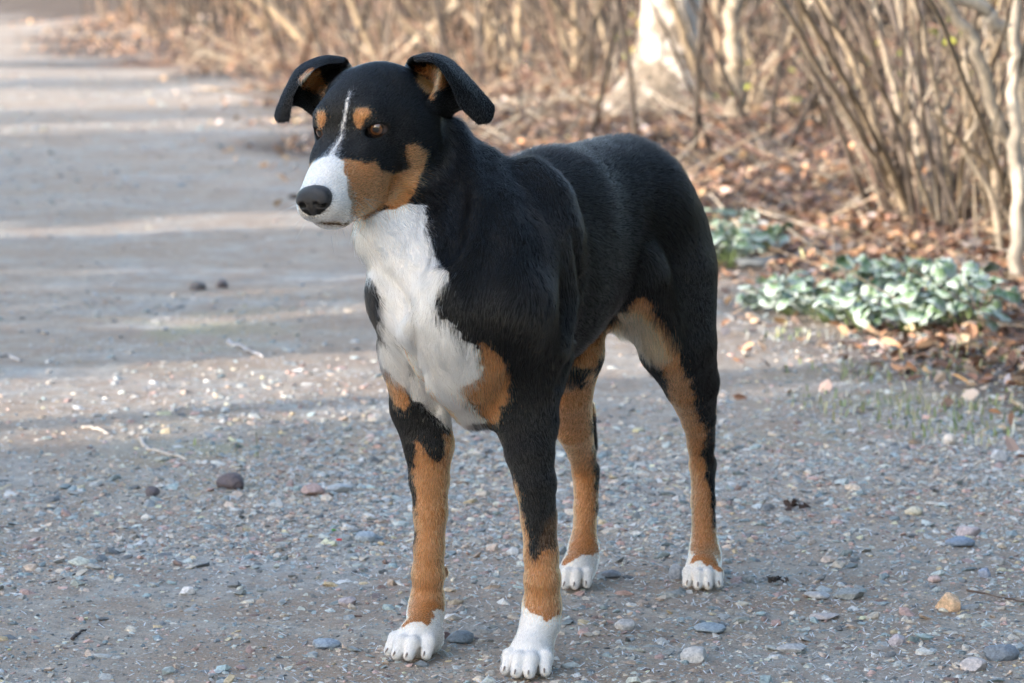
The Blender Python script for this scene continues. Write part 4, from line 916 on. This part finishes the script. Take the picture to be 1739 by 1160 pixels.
def traced(px, py, V):
    r = np.zeros(px.shape, int); sb = (V[:, :2] - BO) @ -BF; hd = np.linalg.norm((V - HO) - HR @ np.array([-.03, 0, -.02]), axis=1)
    zone = {'h': hd < .17, 'f': sb < .22, 'r': sb > .22}
    wx = px + 4.5 * wob(V, 110, 6, 0) + 4 * wob(V, 300, 6, 1); wy = py + 4.5 * wob(V, 110, 6, 1) + 4 * wob(V, 300, 6, 2)
    sm = hd < .16; wx = np.where(sm, px + (wx - px) * .5, wx); wy = np.where(sm, py + (wy - py) * .5, wy)
    for (c, poly), z in zip(MARKS, ZONES): r[inpoly(wx, wy, poly) & zone[z]] = c
    return r
allV = np.concatenate([DV] + [e[0] for e in EARS]); allN = np.concatenate([DN] + [e[2] for e in EARS])
px, py, dp = project(allV); toc = nrm(np.array([0, 0, CAMH]) - allV)
cx, cy = (px / 4).astype(int), (py / 4).astype(int); ok = (cx >= 0) & (cx < 440) & (cy >= 0) & (cy < 300)
zb = np.full((440, 300), 9.); np.minimum.at(zb, (cx[ok], cy[ok]), dp[ok])
vis = np.zeros(len(allV), bool); vis[ok] = dp[ok] < zb[cx[ok], cy[ok]] + .012
vis &= (allN * toc).sum(1) > .12
lab = np.where(vis, traced(px, py, allV), -1)[:len(DV)]
lab_ear = [l for l in np.split(np.where(vis, traced(px, py, allV), 0)[len(DV):], [len(EARS[0][0])])]
vi = np.flatnonzero(lab >= 0); kd = KDTree(len(vi[::2]))
for n_i, i in enumerate(vi[::2]): kd.insert(DV[i], int(i))
kd.balance()
hid = np.flatnonzero(lab < 0); hreg = DREG[hid]; Q = DV[hid]
q2 = Q[:, :2] - BO; sB = q2 @ -BF; lB = q2 @ BL
mir = np.concatenate([BO - BF * sB[:, None] - BL * lB[:, None], Q[:, 2:3]], 1)
hl = (Q - HO) @ HR; hm = HO + (hl * [1, -1, 1]) @ HR.T
for n_i, i in enumerate(hid):
    r = hreg[n_i]; z = Q[n_i, 2]
    if r in (1, 3, 4):
        _, j, d = kd.find(Q[n_i]); inner = abs(lB[n_i]) < .07
        if z < .055: lab[i] = WHITE
        elif d < .012: lab[i] = lab[j]
        elif sB[n_i] > .3: lab[i] = TAN if inner and z < .3 else BLACK
        else: lab[i] = TAN if z < .24 else BLACK
    else:
        m = hm[n_i] if r == 5 else mir[n_i]
        _, j, d = kd.find(m); _, j2, d2 = kd.find(Q[n_i])
        if d2 < .008 and d2 < d: lab[i] = lab[j2]
        elif d < .02: lab[i] = lab[j]
        else: lab[i] = BLACK
hl_ = (DV - HO) @ HR / HS; lab[(hl_[:, 0] > .078) & (((hl_[:, 1] - .002) / .0185) ** 2 + ((hl_[:, 2] + .0385) / .0140) ** 2 < 1)] = BLACK
COATC = np.array([(.0022, .0016, .0014), (.86, .355, .125), (.95, .95, .94), (.58, .38, .20), (.09, .042, .020), (.5, .5, .5), (.40, .24, .12)])
SKINC = np.array([(.006, .006, .0065), (.34, .14, .05), (.72, .69, .67), (.35, .25, .17), (.04, .02, .01), (.10, .10, .11), (.22, .12, .06)])

# ---- materials
m_skin, nt, bs = new_mat('dog_undercoat')
at = N(nt, 'ShaderNodeAttribute', attribute_name='tint'); nt.links.new(at.outputs['Color'], bs.inputs['Base Color'])
bs.inputs['Roughness'].default_value = .8; bs.inputs['Specular IOR Level'].default_value = .2
m_fur = bpy.data.materials.new('dog_fur'); m_fur.use_nodes = True; nt = m_fur.node_tree; nt.nodes.remove(nt.nodes['Principled BSDF'])
hb = N(nt, 'ShaderNodeBsdfHairPrincipled'); hb.parametrization = 'COLOR'
at = N(nt, 'ShaderNodeAttribute', attribute_name='tint'); nt.links.new(at.outputs['Color'], hb.inputs['Color'])
hb.inputs['IOR'].default_value = 1.58; hb.inputs['Roughness'].default_value = .17; hb.inputs['Radial Roughness'].default_value = .4; pass
nt.links.new(hb.outputs[0], nt.nodes['Material Output'].inputs[0])
m_nose, nt, bs = new_mat('nose_leather')
bs.inputs['Base Color'].default_value = (.016, .014, .015, 1); bs.inputs['Roughness'].default_value = .27
bs.inputs['Specular IOR Level'].default_value = .6
vo = N(nt, 'ShaderNodeTexVoronoi', i_Scale=650.0); bump(nt, bs, vo.outputs[0], .5, .0008)
m_claw, nt, bs = new_mat('claw_horn'); bs.inputs['Base Color'].default_value = (.26, .21, .18, 1); bs.inputs['Roughness'].default_value = .4
m_lid, nt, bs = new_mat('eyelid_skin'); bs.inputs['Base Color'].default_value = (.008, .007, .008, 1); bs.inputs['Roughness'].default_value = .45
m_eye, nt, bs = new_mat('eyeball')
tc = N(nt, 'ShaderNodeTexCoord'); sx = N(nt, 'ShaderNodeSeparateXYZ'); nt.links.new(tc.outputs['Object'], sx.inputs[0])
rr = mth(nt, 'SQRT', mth(nt, 'ADD', mth(nt, 'POWER', sx.outputs[1], 2.0), mth(nt, 'POWER', sx.outputs[2], 2.0)))
nz = N(nt, 'ShaderNodeTexNoise', i_Scale=700.0); col = ramp(nt, mth(nt, 'MULTIPLY', rr, 100.0), [(0, (.002, .002, .002)), (.27, (.002, .002, .002)), (.33, (.06, .024, .010)), (.60, (.17, .07, .027)), (.70, (.02, .009, .006)), (.92, (.06, .04, .035))])
nt.links.new(mixc(nt, .35, col, nz.outputs['Color'], 'MULTIPLY'), bs.inputs['Base Color'])
bs.inputs['Roughness'].default_value = .22; bs.inputs['Coat Weight'].default_value = 1; bs.inputs['Coat Roughness'].default_value = .02

# ---- objects
dog = empty('dog', tuple(B(.24, 0, 0))); tag(dog, 'black, tan and white short-haired dog standing on the gravel looking to the left', 'dog')
body = mesh_obj('body', DV, DF, m_skin, dog, True, SKINC[lab])
ear_names = ['ear', 'ear']
for (V_, F_, N_, fl_), le, lb in zip(EARS, lab_ear, ('folded ear nearer the shoulder', 'folded ear on the far side of the head')):
    tag(mesh_obj('ear', V_, F_, m_skin, dog, True, SKINC[le]), lb)
def ball(c, r, axis, nu=20, nv=28):
    """sphere whose local +X is axis; returned as an object placed at c"""
    t = np.linspace(0, math.pi, nu); p = np.linspace(0, 2 * math.pi, nv, endpoint=False)
    X = np.cos(t)[:, None] * np.ones(nv); Yy = np.sin(t)[:, None] * np.cos(p); Zz = np.sin(t)[:, None] * np.sin(p)
    V = np.stack([X, Yy, Zz], -1).reshape(-1, 3) * r
    F = [(i * nv + j, i * nv + (j + 1) % nv, (i + 1) * nv + (j + 1) % nv, (i + 1) * nv + j) for i in range(nu - 1) for j in range(nv)]
    return V, np.array(F)
for sg in (1, -1):
    c = Hd(-.0066, .0322 if sg > 0 else -.0295, .0000); gaze = nrm(HR @ np.array([1, .02 + .30 * sg, .10]))
    V, F = ball(c, .0146, gaze); cor = np.linalg.norm(V[:, 1:], axis=1) < .0055
    V[cor & (V[:, 0] > 0), 0] += .0007
    o = mesh_obj('eye', V, F, m_eye); o.parent = dog; o.location = Vector(c) - dog.location
    o.rotation_mode = 'QUATERNION'; o.rotation_quaternion = Vector(gaze).to_track_quat('X', 'Z')
# nose leather with nostrils
NP_ = []
def nose_field(X):
    out = None
    def un(d, k):
        nonlocal out
        if out is None: out = d; return
        h = np.maximum(k - np.abs(d - out), 0) / k; out = np.minimum(d, out) - h * h * k * .25
    E = lambda x, y, z, r: sdf(('e', (np.array([x, y, z]), np.eye(3), np.array(r))), X)
    un(E(.098, 0, -.0330, (.015, .0205, .0125)), .006)
    for sg in (1, -1): un(E(.101, .0115 * sg, -.0375, (.0135, .0105, .0115)), .005)
    un(E(.104, 0, -.0435, (.0095, .0080, .0120)), .005)
    for sg in (1, -1):
        for (x, y, z, r) in ((.1145, .0095, -.0390, (.0070, .0044, .0042)), (.110, .0160, -.0415, (.0070, .0048, .0026))):
            d = -E(x, y * sg, z, r); k = .002; h = np.maximum(k - np.abs(d - out), 0) / k; out = np.maximum(d, out) + h * h * k * .25
    d = -E(.1165, 0, -.047, (.004, .0010, .013)); h = np.maximum(.002 - np.abs(d - out), 0) / .002; out = np.maximum(d, out) + h * h * .0005
    return out
g0 = np.array([.075, -.03, -.065]); st = .0008; gd = (60, 76, 66)
gx = [g0[i] + st * np.arange(gd[i]) for i in range(3)]
NF = nose_field((gx[0][:, None, None], gx[1][None, :, None], gx[2][None, None, :])) * np.ones(gd)
NV, NFc = surface_nets(NF, g0, st); NV = relax(NV, NFc, 2, .4)
NV = (NV - [.085, 0, -.036]) * .89 + [.0868, .0022, -.0365]
mesh_obj('nose', HO + (NV * HS) @ HR.T, NFc, m_nose, dog)
for c, d, r in CLAWS:
    d2 = nrm(d - [0, 0, .5]); pth = np.array([c - d * .006, c, c + d * .003, c + d * .003 + d2 * .003])
    pth[:, 2] = np.maximum(pth[:, 2], .0018)
    V, F = tube(pth, [.0013, .0013, .0011, .0005], 8); mesh_obj('claw', V, F, m_claw, dog)

# ---- fur
def sample(V, F, n, w=None):
    a, b, c, d = (V[F[:, i]] for i in range(4)); ar = .5 * (np.linalg.norm(np.cross(b - a, c - a), axis=1) + np.linalg.norm(np.cross(c - a, d - a), axis=1))
    if w is not None: ar = ar * w[F].mean(1)
    fi = RNG.choice(len(F), n, p=ar / ar.sum()); u, v = RNG.random(n), RNG.random(n)
    W = np.stack([(1 - u) * (1 - v), u * (1 - v), u * v, (1 - u) * v], 1)
    return F[fi], W
def lerp(A, fi, W): return np.einsum('nk,nkd->nd', W, A[fi])
def grow(V, F, Nn, Fl, labels, lens, n, dens=None, lift=.17, wav=.0, rad=.00011, excl=None):
    fi, W = sample(V, F, n, dens); p = lerp(V, fi, W); nn = nrm(lerp(Nn, fi, W)); fl = lerp(Fl, fi, W)
    pb = np.cumsum(np.einsum('nk,nkc->nc', W, labels[fi]), 1); lb = (RNG.random(n)[:, None] * pb[:, -1:] > pb).sum(1).clip(0, 6)
    lb = np.where(lb == PALETAN, np.where(RNG.random(n) < .5, WHITE, TAN), lb)
    lb = np.where(lb == MIXED, np.where(RNG.random(n) < .58, WHITE, BLACK), lb)
    ln = (W * lens[fi]).sum(1) * RNG.uniform(.65, 1.25, n)
    if excl is not None:
        k = ~excl(p); p, nn, fl, lb, ln = p[k], nn[k], fl[k], lb[k], ln[k]; n = len(p)
    fl = nrm(fl - nn * (fl * nn).sum(1, keepdims=True))
    sw = np.stack([wob(p, 55, 6, 0), wob(p, 55, 6, 1), wob(p, 55, 6, 2)], 1) * .17 + np.stack([wob(p, 14, 6, 1), wob(p, 14, 6, 2), wob(p, 14, 6, 0)], 1) * .24
    tf = np.stack([wob(p, 330, 6, 0), wob(p, 330, 6, 1), wob(p, 330, 6, 2)], 1) * np.clip(ln / .012, .3, 1.3)[:, None] * .22
    wh = (((lb == WHITE) & (ln > .011)) * 1.0)[:, None]; tf = tf * (1 + .9 * wh); sw = sw * (1 + .5 * wh)
    fl = fl + sw + tf + RNG.normal(size=(n, 3)) * .06; fl = nrm(fl - nn * (fl * nn).sum(1, keepdims=True))
    lf = lift * RNG.uniform(.5, 1.6, n)[:, None] * (1 + 1.2 * (sstep(.5, .9, nn[:, 2]) * (ln > .011))[:, None])
    d0 = nrm(fl + nn * (lf * 2.2)); d1 = nrm(fl + nn * lf * .9); d2 = nrm(fl + nn * lf * .15)
    l3 = ln[:, None] / 3
    pts = np.stack([p - nn * .0006, p + d0 * l3, p + d0 * l3 + d1 * l3, p + d0 * l3 + d1 * l3 + d2 * l3], 1)
    base = COATC[lb]; tone = np.exp(RNG.normal(size=n) * .20)[:, None]
    cl = base * tone * (1 + .10 * wob(p, 40, 6, 2)[:, None])
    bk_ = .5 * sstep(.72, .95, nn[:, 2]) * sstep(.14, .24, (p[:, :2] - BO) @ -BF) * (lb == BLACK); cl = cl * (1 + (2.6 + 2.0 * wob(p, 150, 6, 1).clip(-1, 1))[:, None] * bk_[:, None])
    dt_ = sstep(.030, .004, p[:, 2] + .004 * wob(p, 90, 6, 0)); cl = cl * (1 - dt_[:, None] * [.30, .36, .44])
    mz_ = (lb == WHITE) * (np.linalg.norm(p - HO, axis=1) < .14) * (((p - HO) @ HR)[:, 0] > .02); cl = cl * (1 - mz_[:, None] * [.22, .18, .13]) * (1 - mz_ * .5 * (RNG.random(n) < .12))[:, None]
    hd_ = sstep(.24, .12, np.linalg.norm(p - HO, axis=1)) * (lb == BLACK); cl = cl * (1 + hd_[:, None] * [-.25, .10, .75])  # blue sheen of the sky painted into the black hairs of the head
    return pts, cl.clip(0.002, .93), np.full(n, rad)
reg_len = np.array([.0095, .0055, .013, .0040, .0026, .0055])
L_ = reg_len[DREG].astype(float)
hl = (DV - HO) @ HR / HS
L_ = np.where(DREG == 5, 0.0030 + .0040 * sstep(.0, -.10, hl[:, 0]), L_)
bs_ = (DV[:, :2] - BO) @ -BF
L_ = np.where((DREG == 0) & (lab == WHITE), .017, L_); L_ = np.where((DREG == 0) & (DV[:, 2] < .36) & (bs_ > .15), .020, L_)
top_ = sstep(.55, .9, DN[:, 2]) * sstep(.14, .22, bs_) * (DREG == 0); L_ = L_ + .007 * top_
L_ = relax(np.repeat(L_[:, None], 3, 1), DF, 12, .8)[:, 0]
def soft(lb, F, it):
    oh = np.eye(7)[lb]; out = []
    for c0 in (0, 3): out.append(relax(np.ascontiguousarray(oh[:, c0:c0 + 3]), F, it, .7))
    t_ = np.zeros((len(lb), 3)); t_[:, 0] = oh[:, 6]; out.append(relax(t_, F, it, .7)[:, :1]); return np.concatenate(out, 1)
eyes_ = [Hd(.002, .034 * sg, .0015) for sg in (1, -1)]
def excl(p):
    h = (p - HO) @ HR / HS
    e = np.zeros(len(p), bool)
    for sg in (1, -1):
        e |= (((h[:, 0] - .002) / .016) ** 2 + ((h[:, 1] - (.0342 if sg > 0 else -.0314)) / .0140) ** 2 + ((h[:, 2] - .0000) / .0094) ** 2) < 1
    e |= (h[:, 0] > .080) & (((h[:, 1] - .002) / .0180) ** 2 + ((h[:, 2] + .0385) / .0135) ** 2 < 1)
    return e
dens = np.where(DREG == 5, 2.6, 1.0) * np.where(lab[:] == WHITE, 1.3, 1.0); dens = dens * np.where(L_ < .008, 1.5, 1) * np.where((DN * toc[:len(DV)]).sum(1) > -.3, 1, .35)
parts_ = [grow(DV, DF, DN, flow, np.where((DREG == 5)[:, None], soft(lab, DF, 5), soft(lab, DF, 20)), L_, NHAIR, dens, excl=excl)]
for (V_, F_, N_, fl_), le in zip(EARS, lab_ear):
    parts_.append(grow(V_, F_, N_, fl_, soft(le, F_, 1), np.where(le == TAN, .008, .0030), NHAIR // 14, lift=.15))
PT = np.concatenate([a[0] for a in parts_]); CLR = np.concatenate([a[1] for a in parts_]); RD = np.concatenate([a[2] for a in parts_])
def hair_obj(name, PT, CLR, RD, mat, parent, taper=(1, .95, .7, .12)):
    n, k = PT.shape[:2]; hc = bpy.data.hair_curves.new(name); hc.add_curves([k] * n)
    hc.attributes['position'].data.foreach_set('vector', PT.astype(np.float32).ravel())
    ra = hc.attributes.get('radius') or hc.attributes.new('radius', 'FLOAT', 'POINT')
    ra.data.foreach_set('value', (RD[:, None] * np.array(taper)[None, :]).astype(np.float32).ravel())
    ca = hc.attributes.new('tint', 'FLOAT_COLOR', 'CURVE')
    ca.data.foreach_set('color', np.concatenate([CLR, np.ones((n, 1))], 1).astype(np.float32).ravel())
    hc.materials.append(mat); o = bpy.data.objects.new(name, hc); COL.objects.link(o); o.parent = parent
    o.location = [-c for c in parent.location]; return o
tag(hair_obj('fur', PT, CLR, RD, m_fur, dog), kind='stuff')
# whiskers
wp = []
for sg in (1, -1):
    for k_ in range(18):
        x = .05 + .045 * random.random(); z = -.045 - .022 * random.random(); a = Hd(x, .021 * sg, z)
        d = HR @ nrm([random.uniform(-.6, .35), sg * random.uniform(.5, 1), random.uniform(-.9, -.1)]); ln = random.uniform(.018, .045)
        wp.append([a, a + d * ln * .33, a + d * ln * .66 + np.array([0, 0, -.001]), a + d * ln + np.array([0, 0, -.004])])
for k_ in range(8):
    a = Hd(.06 + .03 * random.random(), random.uniform(-.012, .012), -.083); d = nrm(HR @ nrm([.2, random.uniform(-.3, .3), -1])); ln = random.uniform(.008, .02)
    wp.append([a, a + d * ln * .33, a + d * ln * .66, a + d * ln])
wp = np.array(wp)
tag(hair_obj('whiskers', wp, np.full((len(wp), 3), .30), np.full(len(wp), .00020), m_fur, dog), kind='stuff')
